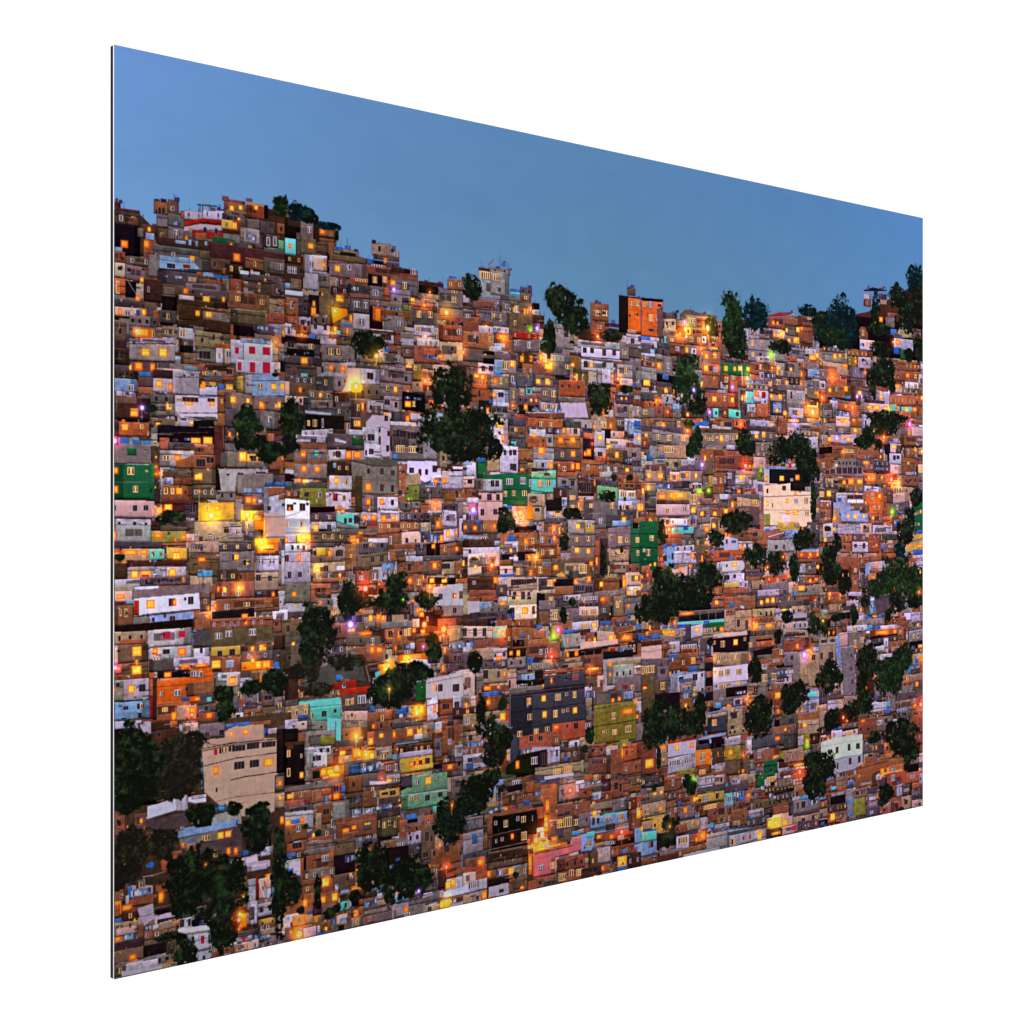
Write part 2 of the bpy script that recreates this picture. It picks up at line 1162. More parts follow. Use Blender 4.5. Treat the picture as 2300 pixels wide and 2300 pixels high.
T 71 36 94 70
-G 71 36 71 68 .6
-G 71 37 108 39 .8
=F 78 43 81 50
=O 83 40 86 50
=K 86 41 88 49
G 89 40 107 54
k 94 44 104 54
=F 75 60 78 66
=Y 78 60 82 67
b 90 60 102 68
/w 94 55 114 55 114 100 104 100 104 68 88 70 88 62
w 84 68 102 90
=K 108 55 112 61 82 74 88 82 90 75 97 82
k 126 50 133 62
=O 131 55 135 62
k 116 52 125 62
/w 136 52 168 54 168 62 152 66 152 60 136 60
=K 137 61 145 65
l 160 52 172 56
g 116 64 152 104
w 114 62 150 66
=K 121 71 131 78 133 73 143 80 146 74 152 80 111 71 114 77 110 87 113 94 115 88 119 94
=F 121 87 130 95 134 88 143 95
=K 147 89 152 96 165 92 167 97
G 150 74 168 103
L 117 97 122 102
d 46 70 66 78
w 18 70 52 80
w 8 76 44 84
=K 28 80 34 84
b 9 84 46 91
T 9 84 46 86
k 46 75 86 92
/w 54 79 67 83 66 86 54 84
v 73 79 84 87
w 66 70 88 76
=F 85 74 87 80
g 9 91 46 106
=O 17 93 23 100
c 32 93 37 100
=F 36 95 38 100
b 10 104 46 107
g 10 108 46 124
=O 18 109 23 116 32 110 38 116
=Y 6 96 9 101
=O 2 91 4 97
T 0 88 9 105
w 47 92 66 103
=K 55 93 60 100
=O 66 93 72 102 74 94 83 101
w 86 86 104 102
=K 91 91 96 97 87 92 89 98
d 46 104 72 120
l 52 106 56 112
/k 72 102 122 103 122 111 96 110 72 104
/g 72 104 96 110 122 110 122 140 82 140 72 120
=K 89 112 92 118 103 112 107 119 115 114 119 120 103 129 107 137 115 130 118 138
-k 83 124 122 126 .5
=O 87 128 94 137
g 82 141 100 160
w 100 143 123 158
-k 84 140 122 143 1
=O 88 145 93 152 103 145 107 152
=K 115 146 118 152
-k 80 159 123 158 .8
w 82 160 100 168
w 100 158 123 172
=O 84 163 89 168 93 163 99 168 104 163 110 170 115 163 120 169
b 123 106 132 150
/W 133 104 169 105 169 122 152 128 132 118
w 123 105 134 107
=K 135 111 140 117 145 113 148 120 152 113 155 119 160 109 165 116
=F 124 110 126 117 124 125 126 131
=K 123 136 127 142
/t 131 120 146 117 148 130 131 132
n 131 131 146 148
=K 132 132 134 136 141 135 143 138
*g 134 145 1
k 146 132 172 145
g 130 148 147 156
k 124 148 138 158
w 158 120 172 130
=C 150 127 170 131
=O 161 124 166 128
t 165 80 176 112
=K 170 98 173 104 170 86 173 90
t 176 90 186 100
W 182 110 193 113
w 170 115 193 135
/p 170 117 178 115 178 128 170 130
=O 171 123 175 128
g 105 3 106 8
g 0 112 10 130
w 0 114 10 118
D 0 118 10 126
=O 13 123 18 127 32 125 37 129
*y 22 126 1.5
k 0 127 46 136
L 0 127 4 132
n 16 134 46 154
=K 21 138 26 143
=W 36 138 40 144
b 0 136 16 144
w 48 120 73 136
=Y 54 122 58 129
=F 65 123 68 130
d 46 117 73 120
-d 48 136 73 137 1
w 44 138 72 158
r 52 139 57 147
=K 48 139 50 143
=F 62 141 66 147
k 25 153 54 172
D 27 154 54 162
k 28 160 56 170
G 56 160 80 178
/c 56 161 75 161 75 176 62 172 56 170
=K 64 166 67 172 69 166 73 171 75 163 80 172
=O 61 157 65 161
w 28 170 56 178
=Y 31 173 36 180
=K 46 173 50 179
W 0 146 27 180
/w 0 166 27 167 27 184 0 188
-W 0 176 27 176 .8
-k 0 182 27 182 .8
=K 2 151 9 158 16 150 22 158 9 149 12 151 23 149 26 152
=O 4 154 6 158
=F 1 169 4 176 16 169 19 175
y 13 184 28 193
*y 20 186 4
w 0 184 12 193
=O 0 187 3 193
d 76 120 84 160
T 28 180 66 193
k 60 178 110 184
=O 79 180 85 188 70 185 78 193
b 80 182 112 190
w 90 188 112 193
b 100 168 146 182
G 146 170 156 182
=F 149 171 152 176
k 124 160 158 170
*w 155 135 1 142 158 1
-w 157 140 158 190 .5
b 158 162 170 180
k 160 160 170 165
=O 164 169 168 177
=Y 170 168 173 172
k 170 150 187 160
w 171 158 187 176
=K 175 163 178 169
k 170 176 188 180
w 172 178 188 192
=Y 175 179 179 187
=O 185 179 187 184
=O 168 184 172 193
=C 156 183 166 192
g 186 150 193 166
*r 163 150 2.5
=Y 161 154 165 158
^d -6 38 18 90 162 0 206 48 150 42 212 104 150 62 182 96
# 1040 940
^d 17 68 18 69
w 30 0 49 70
=Y 35 3 45 10
=O 42 17 45 26
=W 42 28 48 35
k 49 0 68 8
T 50 8 68 22
=K 52 10 55 15
=F 56 10 59 14
r 62 11 65 17
k 50 18 68 34
c 52 25 58 30
B 70 0 109 10
=F 83 3 87 9 94 4 98 9
k 70 9 98 16
w 72 12 90 20
=Y 75 17 79 20
k 108 3 128 10
p 108 10 128 20
=K 120 11 124 17
=O 108 10 111 17
=C 100 12 108 17
G 90 17 98 32
B 70 20 90 30
B 70 28 93 32
b 98 18 127 33
=O 103 20 109 27 116 20 122 27
k 99 33 128 47
=F 106 36 109 42
=O 117 35 122 42
G 76 32 99 46
=O 81 31 89 40
=K 63 34 67 38
b 60 33 76 46
w 40 30 60 60
=K 50 34 53 40 54 34 58 40 44 34 47 40
=K 51 49 54 56 54 49 58 57
t 26 35 40 58
=O 34 34 36 39 37 36 40 40
=K 26 38 28 43 30 38 32 43
T 61 46 70 57
=O 62 54 66 57
w 76 45 98 55
=K 85 48 88 53
=O 93 47 97 54
*o 95 53 1
t 70 48 80 54
b 102 47 120 58
=F 108 52 112 57
=O 117 48 121 56 122 48 127 56 128 49 131 56
B 128 46 152 63
=W 134 50 137 56 146 50 150 54
b 145 42 155 47
k 127 10 140 20
B 130 16 142 22
D 130 22 142 44
=O 131 36 134 41 134 33 139 41
*r 140 27 1.5
G 142 13 154 32
=Y 146 18 151 24
w 143 32 155 42
=K 146 36 151 41
=O 152 37 154 42
B 144 41 156 47
y 149 4 156 12
G 140 5 150 14
p 160 14 175 22
p 155 22 178 36
G 160 28 178 33
=Y 156 28 161 34
b 177 26 193 33
g 175 32 193 47
T 158 33 178 48
=Y 165 36 169 43
=K 183 37 188 42
=C 176 42 183 48
T 156 50 184 64
=W 163 53 167 58
=Y 176 54 180 58
G 156 52 160 62
l 178 3 193 18
/L 186 2 193 3 193 12 189 12 185 8
w 185 16 193 30
=Y 189 20 193 24
v 15 43 25 65
/v 22 62 40 60 72 59 72 72 42 77 22 70
L 15 43 24 48
v 42 62 73 95
=W 47 65 54 72
=W 62 64 68 71
=F 44 79 48 85 53 78 57 84 64 78 69 84
-D 42 77 73 77 .6
-D 42 87 66 88 .6
l 43 93 48 99
L 48 94 53 98
c 74 57 101 82
m 74 58 101 65
-v 74 65 101 66 .8
=F 81 67 86 74 90 67 95 73
=K 88 59 94 62
=W 82 57 91 59
=C 97 72 101 75
-D 74 78 97 81 .8
b 102 58 125 64
g 102 64 124 76
=K 107 67 112 73 117 67 121 74
L 107 71 112 74
=W 72 66 74 74
d 98 75 113 88
g 112 74 125 102
=F 116 83 122 89 117 94 121 100
w 107 86 113 96
=C 108 88 112 95
D 90 88 107 102
k 90 100 112 104
w 90 101 108 108
=F 97 101 107 106
t 70 82 89 96
t 76 96 88 112
=K 75 84 79 88 78 97 83 101
/o 70 92 76 96 76 110 70 110
d 125 66 142 84
-T 125 68 142 69 .8
/T 125 66 130 58 137 66
=K 126 70 141 80
w 125 84 142 88
=O 125 87 131 91
T 144 64 168 72
w 152 66 164 70
k 144 66 168 75
m 145 74 168 90
^d 146 78 166 90
=F 153 79 157 83 160 78 164 84
G 148 58 162 64
b 168 62 193 70
=F 174 66 177 71
b 168 70 193 77
W 169 78 187 88
=F 171 79 177 85 179 80 186 85
l 169 86 187 92
=K 174 85 177 90
b 188 77 193 88
w 168 90 188 100
=K 170 94 172 99 177 94 180 99
=F 173 94 177 99 181 94 184 99
l 168 94 170 100
=Y 189 92 193 101
k 168 99 188 108
g 131 89 168 120
-k 125 90 168 90 1
=F 137 92 141 97 159 91 164 98
-p 136 103 148 103 .5
=W 146 108 152 114
=F 156 109 161 114
=O 127 96 128 101
k 155 105 185 120
=Y 172 107 177 112
l 162 111 182 117
=C 168 117 176 120
g 157 118 182 140
=F 159 126 162 131 168 128 173 135 176 129 180 134
-k 157 124 182 124 .6
v 182 113 193 160
-D 182 125 193 125 .8
-D 182 140 193 140 .6
D 184 113 190 119
=W 190 116 193 120
=F 187 129 193 135 188 143 193 149
-D 182 156 193 156 .8
t 158 140 180 156
=F 166 140 175 147 161 145 164 149
t 159 156 180 168
r 162 160 166 164
k 160 140 182 142
b 177 158 193 170
p 176 167 193 182
=Y 186 170 190 176
=O 173 173 177 185
w 177 182 193 193
=Y 178 186 182 192 185 184 190 190
b 188 186 193 193
G 113 110 143 126
-D 112 109 143 110 1
=Y 122 114 127 120
y 131 113 142 125
=W 134 113 138 119
k 113 124 142 128
g 114 127 143 140
=F 121 129 126 134 134 128 138 133
-k 114 138 143 139 .6
g 117 140 143 152
=Y 121 140 126 146 134 141 138 147
T 117 150 143 158
=O 137 155 141 160
T 143 120 156 170
-G 144 123 147 124 .6
B 143 133 148 150
=O 144 150 146 160
d 149 130 157 168
-T 156 122 157 168 .7
b 88 108 106 130
=O 96 115 101 125
=F 104 118 107 125
=W 97 122 100 126
k 88 108 112 114
T 106 112 114 126
^d 104 125 116 142
w 0 47 14 66
-D 0 62 12 62 .7
=K 0 53 4 56
l 0 46 10 50
p 0 63 12 76
=K 5 66 10 71
^d 1 70 3 71
p 22 66 43 80
w 24 66 42 80
=K 30 67 34 74 35 67 39 74
p 16 80 43 118
=K 26 82 31 89 36 82 40 89 17 83 20 88 19 98 23 105 33 98 37 104
-D 16 80 42 80 1
b 4 77 17 88
=K 10 80 14 84
w 4 86 17 92
B 4 92 16 100
*v 11 99 5
t 0 92 6 104
k 3 104 17 112
*o 62 102 5
*o 66 113 2
^d 36 96 58 125
b 56 106 58 108
b 14 110 38 125
=O 0 115 4 121 11 116 15 122
k 0 110 22 126
=O 1 116 4 120 11 117 15 121
L 14 111 20 114
-c 56 114 72 113 1
D 55 116 80 124
-G 57 117 75 116 .7
=C 78 112 82 115
=R 82 114 85 117
d 60 121 82 128
/l 0 127 17 128 16 132 0 131
=W 17 128 27 132
d 0 131 40 140
b 60 124 81 140
=O 66 130 71 137
=F 74 129 78 136
b 82 125 102 140
=W 84 128 88 135
=O 97 127 101 134
=C 93 130 98 136
L 48 127 57 133
w 45 133 60 136
w 53 136 60 145
l 34 133 40 138
w 0 140 40 150
=K 6 142 9 146
k 45 139 58 148
b 60 136 82 145
=W 67 137 70 142
b 82 140 102 152
=F 85 142 88 148 94 142 99 148
=O 70 148 73 155
*y 79 150 3
k 40 146 60 155
D 42 147 52 153
w 50 150 60 155
=C 75 142 80 144
p 24 146 40 165
/p 36 150 40 160 40 165 34 160
*o 31 159 4
b 24 162 30 168
p 5 147 24 170
g 16 150 30 160
=Y 12 159 15 164
b 9 150 14 154
b 40 153 54 160
p 39 160 56 172
=K 45 163 48 168
k 54 154 70 160
t 54 158 68 172
=F 58 162 62 170
b 70 160 96 172
=O 72 164 75 171
=F 82 161 86 168
T 96 152 116 172
=O 98 158 103 165
/y 100 170 107 166 113 172 104 173
t 110 157 132 170
=F 120 160 123 166
k 115 165 130 173
=F 126 158 134 168
=O 134 171 139 178
=O 120 174 124 180
d 20 160 40 170
/k 10 171 38 164 38 172 10 172
d 5 172 36 188
=O 33 172 37 179
=W 10 176 14 180
L 40 169 55 172
b 6 186 36 193
w 38 172 55 182
=F 38 174 42 180
/h 47 172 82 173 81 186 48 186
-G 47 172 82 172 .8
=K 52 174 80 181
t 48 180 80 186
/h 48 187 80 188 80 193 48 193
=K 50 186 52 192 54 188 58 192 63 188 67 193 70 188 73 193
k 37 180 48 193
k 82 173 100 187
=F 91 175 98 182
D 100 174 120 184
b 98 182 120 192
=Y 98 174 101 177
k 120 178 142 190
-G 120 180 140 180 .5
=K 122 181 131 187 133 182 140 189
b 143 173 170 190
=Y 148 177 152 183
t 84 186 100 190
b 60 182 61 183
g 142 187 170 193
# 1440 940
b 0 0 14 10
T 14 0 48 12
=F 17 3 22 8 39 3 43 9
=O 22 4 26 10
k 0 9 52 15
g 0 15 14 22
=Y 4 16 7 20
g 12 15 52 29
=F 17 17 21 23 28 18 33 24 43 18 49 25
=W 36 18 39 21
*o 50 13 3
=O 49 10 52 15
b 0 21 8 33
t 17 29 50 44
G 9 29 18 44
=F 25 30 35 37
t 26 44 44 58
=K 36 47 40 53 27 47 30 53
-D 10 29 22 30 .6
w 0 40 10 45
L 6 40 12 46 20 39 25 43
=F 0 36 3 41
G 14 44 26 50
T 5 50 26 58
t 5 56 26 70
=Y 6 59 11 65 18 59 24 65
g 26 52 33 68
p 31 58 42 72
=O 32 61 34 68 39 61 42 68
G 43 45 62 52
/k 42 52 52 50 66 53 66 57 42 57
g 42 57 66 70
G 42 57 54 70
=O 48 58 52 65
=Y 58 59 61 65
L 58 3 60 4
/L 60 5 66 2 74 4 73 8 62 9 58 12 57 6
w 63 8 74 11
t 75 0 80 2
b 82 0 118 12
B 100 1 116 12
*o 108 6 2
=F 86 4 89 8
=K 91 4 98 10
w 79 9 98 12
L 95 0 99 2
T 62 11 106 17
g 62 16 105 32
=F 63 18 68 24 69 18 71 22 72 20 76 24 77 19 79 24 81 19 84 22
=Y 85 18 89 25
=W 91 18 95 25
=F 95 19 97 23 98 19 101 23
=Y 103 18 106 25
-G 70 29 89 31 .8
t 70 31 88 34
w 92 29 102 34
g 116 2 146 12
w 118 2 145 9
=Y 140 5 144 8
k 116 9 146 14
k 120 14 145 26
w 118 14 128 17
=Y 123 17 127 22 131 14 135 21
=F 139 17 142 21 146 17 148 20
g 124 26 143 40
=F 131 28 133 34 141 28 143 33
=W 136 29 138 34
b 147 0 158 18
B 158 0 173 5
=Y 159 1 172 4
*v 166 2 3
p 158 10 166 16
=R 161 13 164 15
g 172 7 193 13
T 183 8 193 14
g 172 14 193 20
w 172 20 192 34
=F 176 22 179 27
L 190 4 193 8
g 188 32 193 38
b 80 35 115 41
b 80 40 112 56
=K 93 44 96 49 99 43 101 48
b 112 38 124 50
*r 113 51 3.5
-D 112 46 122 47 .8
g 124 36 136 42
p 122 42 135 56
=F 128 45 132 51
=Y 122 48 123 53
*v 66 50 3.5
b 80 55 105 62
k 92 56 102 74
=W 93 59 98 65
g 101 56 104 66
n 125 53 134 56
n 126 57 134 68
*g 130 56 1
t 103 60 113 72
w 102 62 113 72
=Y 106 61 111 67
-k 104 70 113 69 .7
L 104 56 109 60
w 117 67 120 72
y 73 62 80 75
B 78 61 90 75
=W 78 64 82 71
=F 85 64 88 70
b 78 74 90 82
t 103 57 124 61
-G 92 74 108 74 .6
k 94 75 110 82
=O 104 77 108 81
=C 112 73 121 77 91 77 97 80
B 112 76 124 82
=F 115 79 119 83
/w 133 54 139 54 139 72 134 72
D 139 55 183 71
D 162 70 182 78
=O 135 62 138 69
=Y 150 62 155 68
=O 167 61 172 67
=W 162 65 165 68
=R 160 48 163 54
w 163 49 170 53 172 50 182 53
l 135 52 158 55
L 155 45 159 48
/P 133 73 139 73 162 70 162 79 185 79 186 112 178 118 133 116
-k 133 85 186 83 .8
-g 133 99 186 100 .3
=K 153 73 157 78
=K 136 76 138 81 142 92 143 96
=O 166 79 169 83
=W 178 74 183 78
=Y 157 87 160 92 136 90 138 95
=W 166 87 170 92
=F 177 86 181 92 178 99 182 105
=Y 165 99 170 105 157 100 161 105
/n 133 104 140 103 140 116 133 117
*v 157 110 3
/t 148 112 172 114 172 125 148 124
y 148 112 170 124
t 166 113 171 118
g 46 70 62 76
G 56 70 66 80
=K 56 72 58 78 62 72 65 78
/n 60 76 66 76 66 82 60 82
*g 63 79 3 73 78 3
k 16 68 52 76
=C 16 71 24 76 26 71 34 76
t 4 70 16 80
=Y 6 72 10 79
=Y 5 86 11 93
k 4 78 16 97
k 16 76 52 80
t 17 78 53 93
=O 18 82 28 88 32 80 41 88
=Y 28 80 51 87
=O 34 82 37 88 38 82 40 88
T 17 88 52 93
=F 53 82 60 90
-k 52 78 60 78 .8
p 16 93 53 106
=F 27 97 30 102 34 97 35 100
=W 45 95 49 101
-k 16 106 52 107 .8
p 20 108 52 118
W 32 109 50 116
=K 27 110 30 115
t 53 91 60 104
=Y 54 96 59 103
L 54 104 58 108
=C 60 110 66 114 55 111 59 112
=W 0 92 2 100
=Y 0 92 2 100
v -2 111 18 168
-D -2 125 18 125 .8 -2 140 18 140 .8 -2 155 18 155 .8
=K 2 115 5 118
=F 9 127 14 133
=W 2 141 5 145
=F 6 142 10 149
=Y 9 158 11 160 14 156 16 160
*o 30 120 3.5
c 33 118 57 125
=F 37 119 40 124
L 46 116 51 121
B 30 125 46 130
b 26 130 44 138
k 48 130 58 140
g 58 120 72 130
T 58 130 70 138
=F 60 132 63 137
=O 69 132 71 138
t 65 115 76 122
=O 69 117 74 124
T 76 108 84 128
=Y 77 113 81 119
b 60 87 76 91
g 61 91 97 97
g 61 97 75 114
L 62 86 66 90
=Y 64 101 68 106
b 75 97 85 107
=Y 78 101 82 106
T 84 82 97 98
=K 86 84 94 90
w 85 82 97 88
b 85 97 97 108
=Y 90 98 94 104
=Y 98 90 100 97
k 98 82 128 88
t 104 87 128 100
=F 106 91 110 98
y 120 88 127 94
k 104 95 128 118
T 105 98 118 110
=Y 106 104 109 110
b 106 120 150 138
b 105 123 127 133
=K 108 124 111 129 121 124 125 128
n 128 126 132 131
L 135 119 139 123
/w 137 128 155 123 155 125 138 130
l 156 121 170 130
k 140 130 156 133
G 137 132 166 145
=K 145 137 148 142 154 137 156 142
/w 85 130 94 128 105 131 105 145 85 144
=K 92 131 94 136 87 135 89 138
L 98 132 103 135
w 105 133 121 145
=O 108 136 111 142
=K 114 135 116 140
B 98 142 116 148
w 87 145 94 149
k 80 140 90 150
B 74 143 100 156
/l 24 140 36 138 36 165 25 160
L 24 136 28 140 33 136 39 139
w 36 138 58 145
=K 33 146 35 153 24 148 28 155 37 146 39 151 45 146 48 151
w 36 144 54 158
T 58 137 72 146
w 53 145 62 158
=O 54 146 58 152
=F 70 143 73 150
T 60 144 72 160
=O 65 148 67 156
b 70 146 78 156
/p 25 157 36 164 50 160 50 170 44 174 36 170
=O 41 161 44 165
=O 31 161 34 166
k 51 160 68 175
=W 52 163 54 170 57 164 60 170
*o 53 161 1
=O 77 143 80 146
L 76 142 80 145 96 150 100 154
/w 86 155 110 154 114 160 108 168 88 168
=Y 99 156 104 161
=K 92 158 94 161
w 82 156 88 163
-k 87 167 110 165 .8
w 88 168 112 180
=K 90 170 96 175
=K 100 169 103 173
D 112 157 134 172
T 112 157 134 165
=G 113 165 133 171
k 113 164 132 173
b 113 172 134 177
t 120 176 134 186
=K 128 180 131 185
=O 135 158 139 163
*o 137 161 2 154 150 2
g 152 146 165 158
w 158 155 162 163
k 150 146 156 152
B 134 170 158 186
=O 138 173 140 176
=F 147 173 149 182
=K 153 174 156 178
=O 158 168 161 174
b 72 180 88 193
=F 82 185 84 190
y 90 178 106 184
w 106 176 116 184
B 90 184 116 190
g 132 178 160 193
=K 154 186 157 190
w 126 186 150 193
b 170 150 193 156
l 169 142 193 145
B 169 144 193 152
=O 173 146 175 150 182 145 185 150 190 145 193 150
L 169 139 173 143 182 139 186 142
g 169 157 190 170
w 169 158 178 168
=F 182 160 184 163
=Y 190 159 193 163
g 169 170 193 175
B 178 170 193 180
=C 169 171 173 178
=Y 182 174 185 178
=O 188 173 192 176
g 164 182 193 193
=Y 170 181 178 187
=C 163 188 168 193
=O 167 179 170 183
k 180 112 193 130
=W 181 116 184 120 190 115 192 120
k 184 124 193 140
g 189 90 193 112
=F 190 97 193 102
b 189 92 193 97
B 0 160 10 166
b 0 165 12 178
=O 6 168 8 172 0 170 2 174
=F 4 152 5 153
^g 55 10 66 40 50 22 62 44 46 0 58 12
^d 103 12 124 38 138 20 165 50 155 15 180 45 165 20 190 60 180 45 195 70
^d 85 100 122 125 72 120 90 140
^d 183 60 190 112
^d 110 135 140 160 132 142 156 170
^d 165 118 188 145 160 145 172 178
^d 12 155 44 193 4 170 70 195 55 155 88 185
^g 18 112 26 136
# 1040 940
^d -44 -12 42 44
^d 105 98 128 110
^d 148 140 156 168
# 1840 940
g 4 5 18 20
=F 11 8 14 12
p 18 -2 33 10
=Y 23 0 27 4 29 0 31 5
b 34 0 46 10
=O 36 0 39 4
=F 42 0 46 3
L 0 3 3 6
g 20 10 32 17
=F 22 11 26 16
L 20 14 24 18
t 34 10 46 22
=Y 37 11 41 15
k 0 14 10 20
t 0 18 9 30
w 12 18 40 27
=Y 9 20 14 25 24 19 27 23 30 20 34 25
*w 19 21 1
b 0 27 22 32
B 10 25 22 31
C 24 25 29 28
k 22 27 40 32
b 0 30 40 45
D 0 31 14 38
=F 26 33 38 37
=O 24 34 28 38
b 22 38 40 46
g 20 44 40 54
b 0 43 15 58
=W 4 48 6 53
b 62 17 66 28
-B 68 20 90 21 2
*o 70 20 3
b 40 28 70 44
B 40 40 54 46
b 63 38 70 46
=C 66 33 70 37 49 40 54 43
k 40 44 78 60
b 88 18 113 30
*p 98 6 4
B 88 5 96 10
b 100 2 113 6
=C 105 8 108 10
g 88 10 100 18
=Y 96 12 99 18 105 12 109 18
W 108 7 113 10
p 100 10 113 20
=W 106 22 112 24
=C 105 26 109 30
/D 70 28 77 27 77 50 74 48 74 40 71 38
/w 77 27 89 28 89 38 77 37
k 83 29 89 38
=Y 78 29 84 33
W 76 38 89 50
=K 80 40 83 45 84 40 87 44
p 77 50 89 61
=F 82 52 85 55
l 80 24 86 27
t 90 32 107 43
b 92 32 104 44
=W 95 33 98 38
=Y 103 31 105 36
t 106 32 113 40
=Y 110 34 113 38
b 89 43 105 62
=F 95 47 98 50
k 104 42 113 46
b 103 46 113 50
p 107 50 113 60
=Y 109 52 112 57
=C 101 57 105 61
=W 94 58 101 61
-B 62 22 70 23 1
k 61 46 76 52
=C 62 53 75 56
d 60 56 76 60
g 48 50 60 56
=O 47 46 55 50
/g 5 57 18 52 48 52 48 64 20 63 4 59
=K 7 56 11 60 12 55 17 60 19 53 24 60 25 53 30 60 31 53 36 60 37 53 41 60 42 53 46 60
b 3 60 18 64
b 20 64 48 75
=F 7 65 16 70
=O 25 67 29 72 31 65 38 72
=Y 41 66 47 71
B 49 59 62 69
*o 54 64 3
*o 58 65 2
b 62 60 80 72
=Y 67 62 69 66
b 90 62 108 74
=K 93 66 95 69 98 65 100 69 103 65 105 69
*r 78 66 4
=Y 74 69 86 71 78 71 80 78
*y 86 70 3
k 0 70 17 76
T 20 73 48 80
w 0 76 17 89
=F 0 79 4 84
=Y 8 79 13 85
T 0 76 17 89
=F 0 79 5 85
=Y 8 78 13 85
k 48 70 68 75
w 49 74 67 80
=C 51 76 58 79 56 74 59 77
/e 51 80 56 78 69 81 69 91 51 91
/e 54 91 69 91 69 104 54 104
-W 51 91 69 91 .5
=W 56 81 59 87
=Y 64 82 67 87
=F 58 95 61 99 64 94 67 99
b 54 104 69 115
=Y 57 106 60 110
=W 65 107 67 110
w 18 81 30 90
=K 31 83 37 87 38 83 47 87
-W 19 81 47 82 1
W 30 88 48 92
w 19 84 31 92
L 20 86 24 90
/l 15 91 34 91 34 100 44 100 44 103 53 103 53 113 24 112 23 103 15 100
=F 26 93 28 97 34 95 37 98 44 96 46 99
=Y 30 104 33 108 37 104 41 109 47 104 50 108
t 80 74 103 82
p 79 81 98 92
=F 83 82 88 86 94 82 96 86
k 76 92 98 104
=W 83 94 86 99
T 73 75 80 92
b 0 90 12 98
b 0 98 14 115
=F 5 107 8 110
t 15 96 22 116
=Y 15 106 18 110
w 4 114 15 130
=Y 5 118 8 123
g 0 120 4 135
w 15 115 44 126
=Y 15 118 18 122
=W 25 117 40 122
p 44 114 57 130
=K 48 116 51 120
w 58 116 80 128
b 54 125 70 134
b 27 125 36 135
k 36 125 50 134
=Y 5 129 8 134
B 52 129 64 134
b 35 133 65 146
w 36 134 53 146
=K 38 136 41 140 47 135 50 141
=O 61 136 63 139
b 21 135 34 146
=W 58 138 60 140
k 68 125 85 132
*g 79 101 4
-g 77 101 77 120 1
T 79 104 90 122
B 86 106 90 116
L 82 110 86 118
L 87 101 91 103
b 70 135 86 146
L 67 138 72 142
=W 75 137 80 140
v 102 93 113 122
v 102 91 113 98
=Y 109 99 111 103
=F 103 102 105 105 106 101 108 104 104 113 105 116 107 113 109 116
k 96 120 104 130
L 106 121 112 124
t 95 126 113 148
/y 95 130 113 125 113 130 96 135
/y 94 138 113 133 113 139 96 146
=O 97 135 99 139 105 137 113 140
L 102 142 113 148
w 105 148 113 160
w 107 160 113 165
b 54 148 73 155
=O 60 146 62 149
b 44 150 55 160
=Y 45 148 46 150
/w 50 158 56 156 73 155 73 163 56 164 50 172
/l 50 158 55 156 55 168 50 172
p 56 156 64 163
=O 62 157 64 161
b 56 163 64 168
b 20 150 44 165
b 32 160 44 190
=F 38 162 41 167 38 176 41 180
=C 42 164 44 175
t 53 168 62 176
=O 56 170 61 175
k 42 175 55 185
b 3 176 26 184
=F 4 179 6 183 16 178 18 181 22 178 24 182
T 4 182 25 188
B 8 188 26 193
w 28 188 46 193
=O 22 189 24 193
=Y 10 188 13 193
k 60 190 78 193
b 0 148 3 170
^d 52 -5 88 18 40 14 62 36 46 5 60 30 60 22 68 34
^d 20 73 28 80 98 76 112 94 92 95 104 122 86 105 102 138
^g 82 138 94 152 64 150 108 195 86 165 113 195 50 175 80 195
^d 0 135 20 160 0 150 26 178 14 126 24 145 22 170 34 190
^b 80 135 94 150
*o 108 188 2
# 240 1220
k 8 -2 60 5
B 8 8 14 40
=O 8 10 14 15
t 16 6 62 22
=O 17 8 34 13 36 8 44 12 16 20 22 24
c 46 7 63 18
d 22 18 86 25
y 64 5 87 18
=Y 71 10 80 18
d 8 22 22 40
w 22 26 64 40
=Y 26 30 34 38 36 30 48 38
r 38 34 46 39
=C 50 28 60 30 50 31 54 37
w 64 26 86 36
=Y 67 28 75 36
w 8 39 50 47
k 36 36 90 46
t 8 47 30 52
p 8 52 28 64
=O 11 56 19 60
t 88 -2 122 12
-D 88 10 122 10 .6
T 88 12 122 36
=O 99 16 107 20
t 90 36 115 48
C 98 30 115 37
k 122 0 160 9
g 122 9 160 32
=Y 138 12 143 19 151 18 154 24
=K 136 12 138 19 148 18 151 24
d 120 28 142 45
T 125 30 130 46
b 140 32 160 42
o 160 -2 186 3
=O 162 0 187 11
*y 168 0 3
-d 160 12 188 12 1.5
w 162 14 187 31
r 164 16 170 23 176 16 182 23
=W 164 16 170 23 176 16 182 23
t 160 32 186 52
=K 162 34 167 41 175 35 179 41
w 189 8 193 46
b 118 42 160 60
=Y 126 47 130 54 141 46 147 51
=O 120 47 122 53
*y 143 48 3
=W 140 52 145 57 125 53 129 57
d 160 52 186 60
=C 163 52 173 56
=O 179 53 182 58
/g 27 52 100 44 113 43 113 55 100 55 27 61
/W 29 60 100 54 101 72 50 77 30 80
r 30 62 35 78
=Y 43 62 52 71
=K 67 60 74 68 88 58 94 66 84 59 86 62
=O 72 61 75 68
T 101 54 113 74
-D 30 80 100 72 .7
/l 45 79 94 74 94 83 48 87
=K 68 79 74 85 49 81 52 85
d 8 66 29 80
b 8 68 28 90
=F 14 70 16 79 19 71 22 80
g 28 80 46 88
/D 8 90 93 82 93 90 40 97 8 96
l 20 62 29 66
b 118 60 187 75
=W 128 66 133 72
=F 148 64 155 69
=O 116 65 119 72
*o 111 77 2 110 70 1
